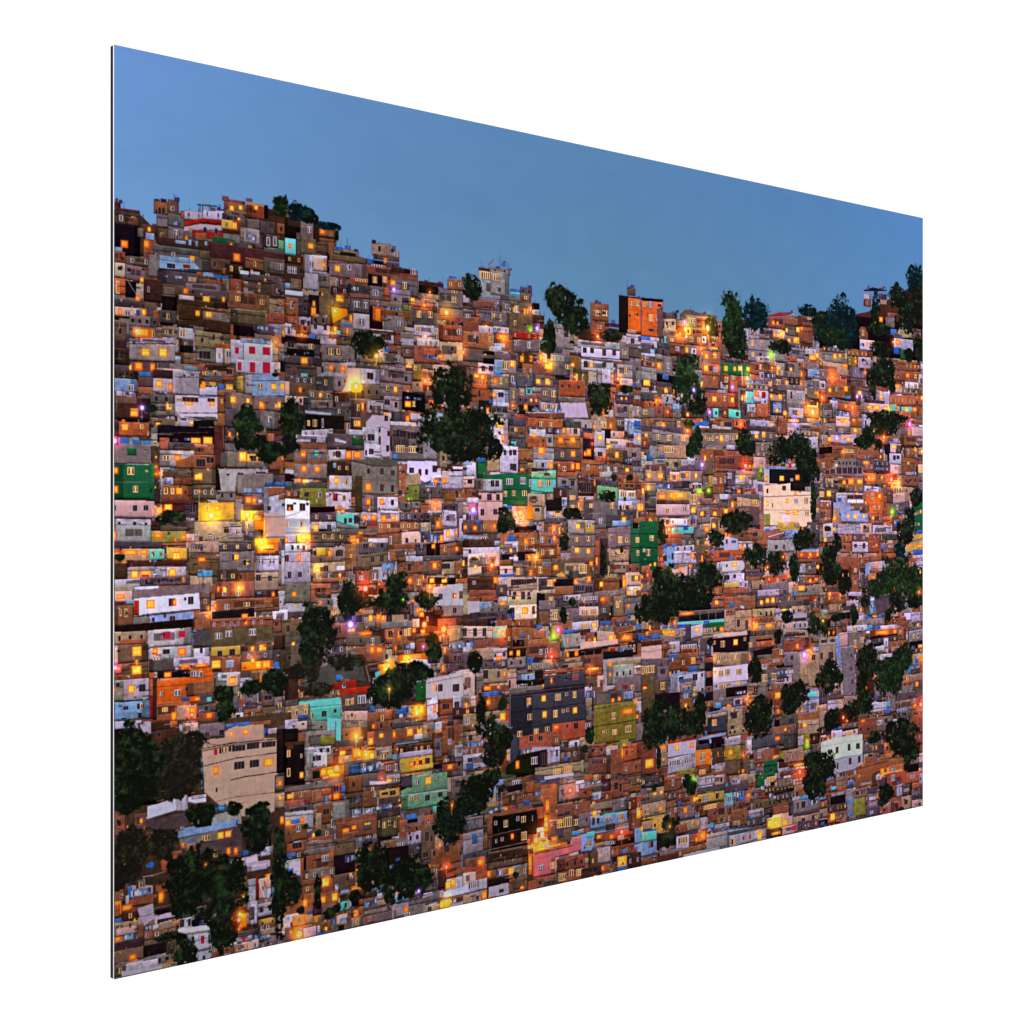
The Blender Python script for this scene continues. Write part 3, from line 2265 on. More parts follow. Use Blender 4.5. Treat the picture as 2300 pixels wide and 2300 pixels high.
b 160 60 187 70
b 95 76 113 95
-G 113 75 180 68 .7
D 114 72 160 82
=O 146 77 153 81
b 113 81 180 93
b 180 82 190 97
=K 182 86 186 90
T 94 93 180 115
=W 117 97 125 104 129 95 136 102 154 93 162 100
L 106 98 112 105
/k 93 96 113 93 113 112 93 112
w 44 93 92 112
=R 59 96 69 104 76 95 85 102
=W 60 96 62 104 76 96 78 102
w 45 113 92 126
=O 50 114 55 121 77 114 86 122
=K 61 115 68 120
t 8 96 43 110
B 14 104 42 109
T 12 110 45 130
=Y 27 112 38 123
*y 32 128 1
y 113 112 145 123
=K 120 117 125 123 133 115 139 122
W 94 114 111 125
=K 101 114 104 119
T 145 108 180 118
=Y 156 112 160 117 165 110 173 117
=O 180 110 188 116
d 146 112 153 119
k 46 125 74 139
=W 50 124 60 127
w 72 124 112 134
=O 95 131 110 134 81 132 90 135
=Y 113 127 124 136
w 128 126 140 136
b 124 124 145 142
w 129 127 138 136
k 146 117 180 128
o 146 128 176 138
*o 158 127 4
=Y 162 128 167 136
=O 168 127 178 137
k 180 115 187 130
L 181 129 188 138
B 8 132 17 142
=Y 10 134 14 138
*p 9 135 4
T 16 131 45 148
=Y 27 133 38 143
*o 30 135 2
b 8 142 46 149
w 8 148 46 172
g 8 150 18 172
=Y 23 154 30 163
=K 35 153 42 161 10 152 14 156
-D 8 172 46 170 1
l 8 172 47 192
=K 33 174 40 180 18 177 23 181 34 184 38 190
=F 36 174 39 180
/r 46 146 54 146 54 190 47 190
B 46 148 51 168
d 50 146 55 192
/e 91 136 114 135 116 160 100 162 82 150
e 54 145 116 175
-d 54 156 115 151 .8
D 55 138 90 146
=O 62 140 70 146
=W 91 138 99 145 100 139 104 146
b 86 150 116 165
=W 73 159 80 166 58 161 61 165
=K 85 156 88 160
B 54 172 90 193
=F 60 178 66 183
k 98 163 118 175
c 108 167 114 172
L 81 167 89 171
=O 95 167 101 171
t 76 176 97 193
=O 90 178 96 185
*r 92 186 3
k 98 175 118 184
b 98 184 118 193
=O 108 184 114 190 70 183 76 193
w 120 140 145 150
p 130 142 145 156
=Y 132 146 140 153
w 144 146 158 160
g 150 155 165 175
=C 150 170 157 180 138 172 143 176
T 165 160 182 178
=K 171 165 179 170
-W 164 160 164 180 .7
k 140 176 170 184
T 168 178 193 193
w 138 184 148 193
b 148 180 168 193
=K 172 184 175 189 177 184 180 188 187 183 190 190
^d 116 152 140 175 118 165 138 193 165 135 195 165 140 148 170 165
d 180 100 193 115
d 187 118 193 140
D 80 92 82 93
# 640 1220
*r 24 -1 3
w 0 0 28 10
w 0 10 28 44
=O 14 12 17 20
=K 0 13 4 20 3 31 7 38 14 31 18 37 25 29 26 32
-k 0 20 28 20 .3
k 28 0 54 4
t 30 5 54 15
y 34 5 48 14
=K 31 8 34 13 54 7 63 14
=O 47 8 50 14
t 52 4 66 20
=K 55 7 63 14
T 28 14 52 21
t 30 21 66 32
=Y 33 27 38 33
*y 35 29 3
=K 38 26 47 31 42 24 47 31
W 56 25 65 30
T 30 31 66 40
b 30 38 68 55
=F 59 40 62 45
L 42 45 50 52 59 46 65 50
k 50 45 58 50
g 0 44 28 65
=O 8 53 12 58
-G 0 44 28 43 .6
b 28 44 50 65
-t 35 54 56 52 1
d 34 56 50 65
g 33 60 52 70
t 46 68 70 78
=F 50 73 57 80 64 72 71 78
k 50 78 85 86
b 66 0 78 30
k 80 0 111 12
=F 92 0 96 5
=K 85 0 90 6 104 0 107 5
T 83 11 112 26
=K 93 15 97 21 103 13 107 20
d 74 26 95 34
b 76 30 92 46
=W 81 35 86 40
T 92 28 101 45
=W 95 32 100 40
*r 87 49 5
-G 73 22 74 42 .7
b 111 1 142 8
b 112 7 140 20
=C 128 8 142 14
w 131 14 150 20
k 120 8 130 15
b 124 20 150 34
=K 126 22 127 26 133 22 137 30
b 126 34 150 53
=O 133 38 138 44
=F 143 39 147 45
=C 105 20 122 30
w 112 10 114 22
k 142 0 153 14
=W 147 0 149 5
D 153 0 178 13
=O 159 1 163 6
-t 153 0 153 13 .7 178 0 178 13 .7 163 0 163 13 .5
b 168 0 193 14
k 150 13 193 19
t 170 20 190 35
=K 170 22 179 28
b 154 19 170 32
=O 160 21 165 28
k 155 28 170 34
G 154 35 184 38
D 155 37 185 44
=Y 157 38 162 43 170 38 176 43
*o 157 47 4
=W 187 30 193 32
b 184 20 193 35
/w 161 48 193 43 193 70 161 68
-k 181 52 181 66 .4
=K 167 55 171 61 182 54 186 60
=O 183 55 186 60
T 189 52 193 60
g 170 67 193 80
=K 182 70 186 76
d 160 72 172 78
=O 146 75 151 80 145 70 148 74
t 84 72 134 92
d 96 66 136 78
=O 100 59 106 65 110 58 115 66 116 58 121 66
*g 128 61 1.5
=O 136 61 148 64 79 69 85 74
g 85 80 104 91
=Y 91 78 95 85
=O 99 77 104 84 105 78 108 85
b 98 85 104 92
=K 110 78 116 86 129 77 133 83
g 104 85 140 92
=W 130 84 132 89
w 138 82 146 92
*o 151 88 5
=O 147 94 152 98
/b 48 88 66 88 66 100 50 108
b 49 88 66 104
=K 54 91 58 95
T 66 86 86 108
*v 71 88 6
=Y 68 92 76 96
b 78 96 94 106
=O 80 96 95 100
T 66 101 108 112
=W 93 103 97 110
b 108 92 142 108
=O 110 94 117 105 122 94 126 105
=K 112 95 117 102 124 95 127 100
=F 129 92 137 101
=O 138 92 142 98
d 104 92 108 108
-D 108 104 117 116 1.5
b 116 106 156 122
B 140 105 156 119
W 135 108 141 115
=W 130 116 136 120
=C 131 110 135 114
*v 150 112 2
*o 120 113 1
b 88 110 106 130
=O 92 112 97 120 99 113 106 119
k 44 108 66 124
/d 10 160 30 140 50 130 70 122 85 120 92 134 92 160 60 165 20 172
/k 14 156 26 144 50 130 72 126 84 134 88 150 60 150 40 160
T 0 110 30 140
d 0 135 14 175
-G 88 133 92 150 1
-G 88 133 112 127 .7
/o 102 134 118 127 120 134 116 140 104 144
=O 100 131 118 135 122 124 140 130 122 120 156 127
=Y 106 134 114 139 124 127 137 130
*y 112 132 3
*y 132 126 2
=C 138 128 156 133
w 136 126 158 140
/c 98 140 104 138 103 152 98 148
L 55 143 62 149
*o 172 93 6
=Y 170 98 173 102
g 175 90 193 106
/t 175 93 190 91 190 105 178 108
T 170 100 178 112
=C 180 110 193 117
k 175 114 193 120
T 172 120 193 130
=K 183 122 186 128 188 122 191 128
g 158 128 170 138
k 155 116 168 130
/w 153 147 178 143 180 140 193 138 193 170 153 172
-r 170 143 180 138 1
=K 165 153 171 161 182 153 189 161
=W 163 153 166 161
-k 153 152 193 144 .6
=Y 162 153 163 160
T 188 128 193 136
/r 52 152 77 147 77 158 108 154 108 161 60 165
r 52 150 78 160
r 60 156 108 163
=W 62 151 66 157
g 16 162 60 170
T 14 160 54 168
/c 15 172 60 167 61 188 27 188 27 176 15 177
c 28 178 61 193
=K 40 182 45 188 53 180 56 184
=F 28 184 31 190
-k 27 178 60 175 .5
t 0 176 26 193
L 14 186 25 190
k 0 170 14 177
/k 61 165 108 161 109 180 62 183
=F 66 169 71 176 72 168 75 175 79 165 90 174 91 164 100 173
=W 79 165 90 174 91 164 100 173
p 64 182 90 193
=W 97 179 124 183
L 92 177 97 183
b 90 182 125 193
=F 104 186 107 193
L 121 178 134 185
T 110 174 124 180
=C 124 184 136 190
=O 138 175 154 188
*y 143 184 4
*o 145 178 2
w 154 168 166 193
=O 161 176 164 184
o 166 169 182 187
B 166 169 182 187
=K 171 174 178 180
w 182 166 193 180
=K 184 172 189 178
d 182 178 193 190
v 142 150 153 172
*y 113 158 2
^m 8 118 44 152 48 120 86 138 20 150 54 166
^d 98 45 138 78 110 32 132 55 60 40 82 80 55 52 100 72 138 52 165 72
^d 14 65 52 122 14 100 34 135
^d 94 138 142 178 105 130 158 155 152 98 170 130
# 1040 1340
b 5 0 38 5
w 38 0 48 10
=O 39 5 47 11
/w 5 5 18 5 18 18 5 20
l 18 6 34 15
g 20 10 50 20
h 48 0 80 10
P 50 9 80 26
=K 53 0 57 3 63 0 67 3 70 0 74 3
=K 51 12 56 18
=Y 64 12 70 19
B 75 10 78 19
L 50 18 56 24
T 80 15 94 32
g 82 4 105 15
t 94 14 106 28
=F 97 17 103 25
=O 93 0 98 4
k 8 16 48 26
=K 35 19 38 26 42 19 45 26
d 0 24 35 33
p 0 32 32 46
=K 0 34 4 43 11 34 15 43 21 34 25 43
c 32 32 48 46
=O 34 34 37 39
*o 43 40 4
T 96 28 106 35
n 94 32 106 48
*g 98 43 4
*p 103 36 4
b 46 34 76 58
L 62 40 67 44
b 76 36 90 46
/L 76 30 86 31 86 34 81 37 78 34
b 50 25 80 33
g 54 46 68 52
D 54 47 66 54
L 39 51 49 56
b 70 46 96 60
b 71 50 105 68
=W 83 57 86 63 89 56 92 62 95 56 97 61 89 63 91 67
*r 96 65 3
b 10 46 48 58
=C 0 47 4 55 8 48 13 55
t 8 56 40 70
w 33 56 48 70
=K 34 62 36 66 43 60 46 65
=O 36 65 42 69
D 48 56 68 66
=O 50 59 54 64
=Y 58 58 62 65
g 48 66 68 78
L 69 66 77 75
g 68 72 98 80
k 100 0 120 10
=F 93 0 98 4
G 108 -2 128 5
=W 127 0 146 4
k 126 6 147 13
p 126 11 147 26
=F 129 14 135 21 138 13 144 20
T 126 20 147 26
w 118 27 147 36
=F 129 29 135 35
=Y 139 28 145 34
w 138 34 146 39
L 108 36 120 40
k 120 20 128 27
g 106 40 127 56
/G 106 42 127 39 127 54 110 57
=F 113 45 116 50 122 44 125 49
b 128 42 134 46
t 110 57 127 72
D 111 59 127 66
=O 112 60 115 66 121 59 125 65
b 147 0 160 12
=O 149 1 154 5
k 148 10 160 20
d 147 20 160 30
L 148 27 160 31
g 146 32 164 40
p 145 38 164 49
=Y 158 41 163 48
=Y 142 44 144 50
*g 143 47 1
/p 127 50 168 46 168 52 127 58
=Y 132 49 136 51
t 162 0 174 22
=F 166 5 170 12
g 175 2 193 20
=O 178 8 181 12
=O 164 23 165 26
k 166 26 188 32
=C 169 28 187 32
L 178 20 182 24 188 30 193 36 190 40 193 48
b 165 32 184 40
B 170 40 184 50
=O 170 42 184 48
-y 168 40 187 36 1
D 128 58 150 65
-t 132 58 132 64 .5 142 58 142 64 .5
b 128 63 151 78
B 132 77 151 86
=Y 135 77 148 80
*o 138 78 2
-D 150 55 193 50 1
/D 152 60 184 57 184 65 152 68
r 160 56 166 60
=C 167 56 174 60 176 55 186 58
/G 152 68 193 65 193 72 175 80 165 88 165 100 152 104
t 155 69 193 74
G 156 74 185 95
=O 158 71 161 76
g 165 86 193 105
=F 181 96 186 102 188 76 193 85
p 185 75 193 85
r 173 96 178 100 163 98 166 102
L 100 70 102 71
t 22 76 48 94
=K 22 80 27 89 37 81 40 88
=O 44 81 46 87
k 20 70 48 78
g 58 80 70 94
l 63 84 78 92
D 78 80 87 90
D 58 90 88 96
=W 58 95 70 100
g 50 98 88 106
=O 86 95 88 98
-w 100 71 105 78 1
t 107 72 130 77
=K 107 74 114 77
/B 87 81 132 76 132 80 87 85
/k 88 86 132 81 133 98 50 108 50 106 88 100
u 88 84 132 98
/u 50 107 133 99 133 135 62 152 62 180 52 180
u 50 105 133 150
u 51 150 62 182
-D 52 126 133 115 .7
-D 52 108 133 99 1.2
-D 50 144 133 133 .7
=B 119 84 125 90
=K 95 88 101 94 111 86 113 90
=O 95 88 97 94
=F 69 110 74 117 100 105 106 113 119 103 123 110 111 104 114 108
=Y 85 107 90 114 86 124 91 132 119 120 124 127
=F 70 127 75 134 98 123 103 131 107 122 110 126 112 121 115 125
=W 69 117 72 120
-G 51 106 51 180 1
=F 59 146 64 152 77 143 82 149 89 141 94 146
/B 97 138 133 134 133 152 97 158
/B 61 152 97 146 97 165 61 167
=K 120 137 125 143 72 151 76 157 82 151 86 156 112 139 114 142
=O 98 140 104 144
-g 97 138 97 165 1 110 138 110 152 1 128 135 128 150 1
b 97 150 105 163
W 115 156 128 163
=K 108 157 114 165 121 158 124 163
=C 62 165 73 172
/w 76 163 96 163 96 182 92 182 92 169 72 171
w 95 163 105 181
=K 96 168 97 172 101 166 103 173
D 58 169 91 193
/D 46 185 62 172 75 170 78 193 46 193
=O 57 178 61 187
=W 74 174 81 182
=K 84 169 91 182
T 105 163 132 180
L 110 174 114 179
k 105 160 110 168
t 78 182 132 193
=F 98 186 106 193 108 183 118 191
-k 78 187 120 179 .8
t 128 177 131 192
w 132 98 140 110
=C 133 102 143 110
t 133 110 140 120
=W 133 137 139 143
g 133 120 140 135
k 144 102 184 118
/g 144 105 160 106 160 116 145 118
=O 161 110 164 115 168 109 171 113
l 173 103 185 112
=O 187 110 189 118 188 128 190 133
/n 142 118 186 113 188 150 178 155 178 165 160 160 142 160
n 143 118 188 158
n 170 155 180 168
-D 142 122 170 117 .6
-D 142 141 170 137 .8
-D 170 137 190 133 .8
=F 161 126 166 133 176 140 183 147 162 144 167 150
=O 171 121 187 128
=F 151 145 154 148 155 144 158 148
=O 157 160 163 165
B 136 160 155 174
b 136 160 155 174
p 155 162 168 172
w 155 165 168 172
b 136 174 160 193
k 140 176 160 180
=F 152 176 155 180
b 160 165 193 193
=O 172 164 174 176
B 174 160 193 178
b 172 180 193 193
p 0 82 13 110
=K 1 96 4 101
l 0 106 7 109
p 8 108 14 120
B 0 94 5 97
t 0 108 8 122
=O 2 115 5 120
d 0 120 19 128
t 0 127 19 142
=W 2 131 7 139
T 0 140 19 146
t 0 147 20 160
=K 6 150 10 156
=C 4 157 24 163
=W 16 158 20 163
b 0 162 32 172
w 0 170 33 187
=K 5 175 10 180 21 174 26 179
L 4 181 11 187
b 20 96 50 103
=O 22 97 31 102 37 96 40 100
L 20 103 42 108
b 24 108 42 124
=O 25 112 30 118
t 20 124 46 130
=Y 40 126 46 135
^d 5 60 20 82 14 100 24 150 20 128 48 192 32 140 52 170 15 185 45 205
^g 133 143 142 160 129 160 136 168 36 110 50 124
^d 115 0 122 12 105 12 113 30
# 1440 1340
D 0 0 75 15
b 76 0 90 13
=Y 80 4 84 9
b 90 0 124 15
B 90 0 100 8
L 96 6 101 11
=C 108 9 112 14
/k 39 16 102 12 102 18 39 24
-t 39 17 102 13 1
T 39 17 92 27
D 41 19 90 26
=O 41 17 58 20
c 39 26 90 30
-t 64 16 64 32 .8 73 15 73 24 .8 81 14 81 25 .8
v 70 28 90 38
t 90 14 102 38
b 92 14 102 20
t 102 15 120 38
=K 104 25 107 33 113 26 116 36
-T 102 23 120 22 .8
b 26 18 36 24
B 26 20 35 32
=F 28 26 32 32
L 23 31 28 35 31 31 36 35 39 30 48 34 68 26 74 30
/y 23 35 37 34 31 39 23 40
y 23 38 38 45
=O 30 40 35 44
w 40 34 52 45
=F 41 37 46 42
/l 54 32 67 31 67 45 54 45
w 54 31 67 45
=Y 59 33 63 39
t 67 34 78 42
=W 70 34 74 38
=O 85 33 90 38 79 33 81 37
b 96 34 100 38
g 22 42 50 50
k 48 30 54 48
b 22 48 30 58
w 30 49 42 62
=F 31 52 36 58
k 42 48 62 60
=K 44 53 60 57
=W 43 52 60 57
B 43 56 62 63
b 42 62 62 80
=F 43 69 47 74 54 66 59 73
b 70 44 76 65
k 64 45 76 64
=C 72 46 76 62
g 62 60 69 80
=W 62 48 64 54
/p 78 41 115 37 115 42 78 46
/D 78 46 116 42 116 60 78 63
-w 78 44 116 40 1
=F 86 48 91 55 111 44 114 48 78 48 81 52
=Y 100 46 105 53
/t 78 62 116 59 116 74 78 77
t 78 61 116 76
=F 82 64 86 70 90 63 94 69 100 63 104 68
*o 79 66 1.5 80 82 2
/W 78 77 116 73 116 91 78 95
=O 85 81 88 86 92 80 95 86
=F 103 78 109 84 84 80 89 86 91 79 96 85
w 78 93 115 103
=F 84 94 87 98 86 95 91 102 104 92 108 98 92 94 97 98
t 69 66 78 72
D 69 71 78 82 69 88 78 98 69 104 78 113
b 69 66 78 72 69 81 78 88 69 97 78 104 69 113 78 120
p 82 69 86 73
0 0 0 0 0
g 78 98 115 118
D 92 98 115 108
=C 102 102 113 106
w 100 110 110 118
=K 102 112 107 117
C 81 115 87 121
=O 93 117 97 120
=W 85 110 89 113
t 116 94 128 107
=K 122 98 126 104
g 126 92 140 110
*o 114 111 3
=O 117 112 123 115
*o 118 65 1.5
/p 0 55 22 52 22 70 0 68
=R 7 68 13 69
l 0 69 9 73
g 0 67 30 82
=O 0 75 15 84
=F 0 75 3 84 4 75 15 83
T 0 84 15 130
r 1 94 7 98
=Y 2 98 6 100
g 15 76 30 106
=K 21 78 26 84
=F 20 93 26 101
T 15 90 30 106
=F 21 93 26 101
-g 0 47 22 46 1
L 0 43 8 47 10 41 20 46
t 0 27 8 36
=O 5 38 8 42
d 0 48 22 53
b 30 62 44 80
L 29 63 40 67
=C 30 66 35 72
l 32 82 70 112
w 34 84 69 106
=K 41 87 46 92 56 84 61 91 65 83 67 87 65 99 68 103
L 42 90 47 94 51 76 62 81
D 15 105 42 122
-w 40 95 55 93 1
b 42 95 56 110
t 43 96 55 106
=W 45 105 52 111
L 45 101 54 105
=F 56 100 61 107
b 42 110 56 126
=Y 47 116 50 122
-l 66 128 110 119 2
=C 82 125 92 129
t 67 127 93 140
/D 72 132 92 128 93 146 72 150
u 72 130 93 148
=F 77 133 82 140
t 94 122 110 145
=K 97 125 104 132 97 140 101 144
-t 88 74 92 75 .5
t 94 143 118 150
L 67 146 72 151
/l 61 154 92 147 92 151 61 157
D 61 155 90 166
=C 61 152 63 165 74 153 76 162
k 58 160 76 166
D 76 152 88 162
w 91 152 108 162
=W 92 155 107 158
g 91 160 108 165
b 120 13 146 22
t 121 13 145 22
=K 129 17 131 20 135 16 137 21 140 16 142 21
=Y 129 4 132 9 135 2 139 7 141 1 145 7
k 125 0 146 12
=Y 129 4 132 9 135 2 139 7 141 1 145 7
b 121 22 145 28
t 121 28 145 38
=O 121 28 128 36 134 29 144 34
*o 122 29 3
=W 127 32 131 37
T 118 36 148 42
=C 131 42 134 44
w 145 13 152 18
=Y 152 11 158 16
W 158 13 166 17
k 150 4 183 12
t 163 10 184 20
/w 146 20 152 18 180 18 180 23 146 26
t 146 24 160 36
G 152 28 181 36
k 153 35 182 44
t 154 36 182 45
=K 155 40 178 43
=C 158 45 162 48
b 155 46 176 60
=O 168 51 171 57
d 178 44 182 54
r 183 0 188 4
k 184 5 193 14
b 185 12 193 17
/b 123 44 147 41 147 53 123 58
D 125 46 142 49
B 124 48 145 55
=F 117 50 121 55
D 122 56 144 66
g 126 63 143 68
b 142 56 155 67
=F 150 57 154 63
g 155 60 165 76
=K 162 64 165 69
b 126 67 154 76
=W 128 73 138 77 142 68 150 71
L 138 78 150 80
g 128 78 158 90
=F 131 84 137 92 141 83 147 90
=C 148 80 160 84
/g 165 62 193 54 193 98 178 98 165 90
t 172 62 193 98
=K 185 63 189 69 177 94 182 97
=F 177 79 181 84
*v 177 63 5
=Y 174 65 178 68
*o 184 60 3
=O 178 57 186 60
l 186 55 193 60
L 137 90 140 95 142 94 155 97
b 137 94 155 102
b 136 102 152 120
=O 145 104 152 111
=Y 145 104 151 110
b 142 118 152 130
=O 148 122 150 127
t 140 118 144 130
l 180 102 193 125
c 181 103 193 109
w 182 112 193 128
=F 189 119 193 126
=W 174 124 180 128
b 152 120 168 128
k 150 128 170 145
=W 155 140 161 146
b 144 140 168 150
=K 160 132 166 138
/b 170 128 193 124 193 135 170 138
t 170 134 193 150
=Y 175 137 180 142
B 170 137 175 143
/t 0 161 15 158 15 193 0 193
B 0 161 15 178
=Y 4 176 14 186
b 0 160 16 193
=Y 4 176 14 186
/t 18 153 29 148 29 162 19 165
L 19 155 24 159 33 151 36 156 40 150 44 155
=O 20 162 28 166
t 20 170 29 185
=W 20 166 28 169
/r 29 158 60 153 60 156 29 160
/w 29 160 60 155 59 170 29 175
=Y 37 160 41 167
=O 53 158 57 164
w 29 173 58 190
=K 31 178 42 184 47 174 57 180
=W 31 177 42 184 47 174 57 181
n 40 187 58 193
/o 59 168 76 165 76 182 59 185
o 59 166 76 184
=F 63 169 70 178
=W 64 178 68 181
b 58 184 76 193
=F 63 187 70 193
T 77 164 90 182
w 80 181 91 187
p 80 185 91 190
=O 83 168 84 174 90 167 92 174
n 91 162 108 178
=O 94 166 100 172
T 92 178 108 193
w 113 156 121 172
p 115 160 119 171
=O 110 172 112 176
*o 111 172 2
w 80 181 88 185
T 108 172 118 193
=O 109 187 112 193
b 122 166 152 180
w 122 160 140 166
=W 126 167 131 175
k 120 150 160 163
=O 145 152 151 156 142 172 150 176
L 146 174 150 177
/n 150 168 177 163 177 178 160 180 150 175
t 155 166 176 180
=F 158 171 161 175 163 171 165 175 172 168 176 172
k 155 145 170 165
y 170 150 183 162
w 170 152 180 162
n 176 150 185 166
=O 178 154 182 160
*g 180 161 3
k 186 160 193 170
d 183 148 193 160
v 133 177 148 193
-D 133 184 148 182 1
=K 139 186 142 190
w 150 186 178 193
=C 152 187 168 193
*r 172 190 4
=Y 165 181 177 184
b 150 188 180 193
=Y 155 143 158 146
^d -2 -8 42 30 20 -8 75 14 -5 10 20 26
^d 0 110 32 160 15 115 50 155 38 120 68 155 55 105 70 150 0 140 30 165
^d 111 118 142 152 116 108 142 130
^d 150 92 180 122 150 105 175 128
^d 117 66 130 92 145 36 152 52 152 14 164 28 180 15 193 42
^d 16 160 22 190 176 168 195 195 188 82 195 95
# 1840 1340
g 0 0 5 9
b 6 0 27 9
=O 10 0 12 4 22 0 23 3
t 10 8 25 18
k 23 10 35 15
G 0 15 10 21
-t 23 16 34 15 .7
D 24 17 34 24
g 12 24 23 33
=K 17 27 19 31
/k 60 0 90 0 86 10 62 20
l 55 0 60 20
W 56 0 60 5
=C 56 8 59 13
/B 75 11 85 9 88 22 76 23
p 78 12 85 22
L 58 21 62 22
=Y 58 20 63 22
w 38 21 52 28
L 50 21 56 28 64 20 68 25
g 40 24 70 32
W 92 18 100 26
w 100 17 113 26
*v 96 21 2
=W 103 17 107 20
B 88 22 94 26
/w 100 26 113 24 113 36 97 42 97 34
g 97 26 113 36
b 74 24 90 32
b 78 26 96 32
=K 79 25 81 27 83 25 86 27
g 97 28 101 34
w 30 31 52 38
=F 36 33 41 38
=W 46 33 48 37
C 52 31 58 37
L 60 32 66 38
W 51 37 58 40
w 66 31 85 36
-w 70 34 88 32 1
B 55 35 90 44
=O 60 37 76 41 80 36 84 40
*o 72 39 2
b 85 34 94 48
=F 86 36 90 41
g 97 37 113 50
=F 102 41 104 46 106 40 108 45
/g 31 40 50 38 51 56 38 58 32 54
w 51 47 57 51
=F 37 47 41 55 45 44 49 50
/D 54 45 58 43 85 40 85 48 70 52 60 55
u 56 44 85 50
/c 61 54 72 53 75 45 74 56 63 61
W 70 45 75 56
b 75 48 94 56
t 78 54 90 62
W 61 54 71 59
w 64 62 82 66
W 65 63 73 69
-r 62 62 82 59 1
d 8 36 18 44
/t 0 44 18 43 18 75 0 75
=K 2 47 8 52 12 46 17 51 1 61 4 68 10 60 15 67
=W 1 50 18 52
p 21 39 31 55
/l 18 42 22 40 23 54 19 56
/p 22 55 38 53 40 108 25 110 23 100
/g 23 56 38 54 40 108 26 108
/l 18 56 23 54 24 78 19 72
=W 19 66 20 72 22 65 23 71
=K 34 62 36 66 34 76 36 80 35 90 37 95 35 104 37 107
T 40 60 44 110
b 38 55 46 62
L 39 61 45 63
=O 45 85 60 104
d 42 85 60 108
=O 46 98 52 101 58 84 60 90 45 94 47 100
b 98 48 101 58
D 98 48 113 56
=Y 107 52 112 56
=C 100 53 104 57
k 97 56 113 62
t 100 62 113 74
=O 108 66 112 74
L 104 67 108 72 98 73 108 76
C 94 74 100 86
k 99 78 109 84
o 109 64 113 84
B 109 70 113 86
t 90 85 101 102
=O 93 86 96 92
b 90 92 101 100
t 98 84 113 92
r 108 90 113 94
g 86 97 102 108
k 103 92 113 104
/L 77 96 82 91 89 88 89 91 82 95 79 102 77 105
k 80 93 90 102
g 77 104 84 125
/k 84 106 108 102 113 100 113 108 84 114
t 84 112 105 124
=O 102 116 106 120 104 92 108 98
=K 86 117 88 122
C 84 121 96 125
=W 84 121 96 123
g 84 124 100 132
=K 85 126 88 131 90 126 94 130
b 108 108 113 120
*r 110 117 4
k 104 124 113 130
b 102 128 113 170
o 108 145 113 155
B 106 145 113 160
L 54 108 58 113 60 107 64 111 68 107 78 102
=K 62 112 72 118
/W 46 122 52 112 72 116 76 118 74 122 48 128
w 52 115 77 122
C 73 114 77 120
L 71 122 77 127
t 48 124 70 130
T 8 108 27 113
=C 8 103 14 107 20 99 24 103
b 14 101 20 106
w 9 112 27 123
=Y 21 113 25 119
t 27 108 44 122
=K 31 113 34 117 36 111 39 116
k 0 100 8 117
t 0 117 8 142
=Y 0 119 2 121
*r 26 131 3
d 24 128 42 145
=O 29 133 31 136 23 130 25 134
T 24 137 42 143
-G 34 131 41 129 .8
B 42 132 62 142
b 42 132 62 154
=O 45 134 50 136
=K 44 142 46 146 52 142 55 146
g 62 130 80 146
=K 71 132 74 137
w 62 134 70 140
L 15 141 19 145 20 141 24 144
d 0 142 14 150
W 13 145 25 155
B 2 152 12 158
p 25 145 42 152
=F 31 147 35 151
=K 37 145 39 148
/M 2 158 14 154 25 152 47 149 47 172 30 174 14 178 2 176
/w 14 178 30 174 47 171 47 182 38 188 20 192 12 184
-w 2 163 47 155 .8
-l 22 175 47 171 1
=K 9 166 12 171 18 163 21 170 31 160 34 167 40 159 44 165 32 175 35 182 42 173 45 180 19 180 21 187
b 48 150 60 155
=C 51 154 60 160
l 53 160 61 163
k 48 160 64 170
t 48 170 62 182
b 50 172 62 183
=K 53 171 58 174
k 65 148 72 170
B 70 158 83 172
=K 73 162 75 167
C 82 164 88 170
w 70 173 76 182
=C 79 174 83 178
b 66 170 92 186
b 40 180 75 193
B 75 182 95 193
=O 66 186 71 193 73 185 76 191
=W 77 186 83 190
t 95 170 108 182
w 108 170 113 180
=O 100 148 103 154
D 96 182 108 193
=O 110 186 112 192
y 60 190 90 193
^d 76 -5 96 18 94 -5 113 12 44 -3 56 14 32 5 42 30 12 17 28 26 0 22 12 40 70 12 78 28
^d 42 50 65 90 0 70 24 102 40 80 56 98
^g 60 64 92 108 84 50 101 80 78 58 95 85
^d 40 98 60 128 26 114 46 132 6 122 24 144
^d 52 146 66 160 70 134 106 162 88 150 110 180 76 140 100 170 90 165 100 188
^d -4 168 16 200
*y 4 26 2
# 240 1620
d 0 0 200 200
D 8 5 58 92
b 8 98 22 120
T 30 100 44 118
d 50 30 100 70
w 8 0 38 8
=K 18 1 30 5 34 2 38 8
/w 36 0 48 0 48 14 42 17 36 6
d 48 0 78 30
B 68 0 77 7
/w 78 4 99 1 100 17 84 20 79 12
p 82 2 99 16
=K 88 7 95 8 89 9 91 13 93 9 94 12
g 100 2 128 18
=K 122 9 127 15 107 12 111 17
L 129 3 138 7 138 1 156 4
b 156 0 178 4
/h 128 10 140 5 170 3 171 18 160 22 128 25
=Y 134 11 136 17 148 9 153 14
/h 103 20 127 18 185 18 185 24 103 31
/h 103 29 132 24 185 19 186 58 182 60 182 98 170 104 145 104 120 90 106 78
/t 103 31 132 24 185 20 185 22 132 27 103 33
w 170 8 185 14
L 171 8 175 15
=K 172 12 175 16
-D 103 30 132 24 .8
-D 132 24 185 19 1
-D 104 49 140 40 .8
-D 140 40 186 34 .8
-D 134 64 150 60 1
-D 150 60 186 55 1
-k 118 87 140 82 .6
-k 140 82 182 77 .6
=R 116 30 120 37
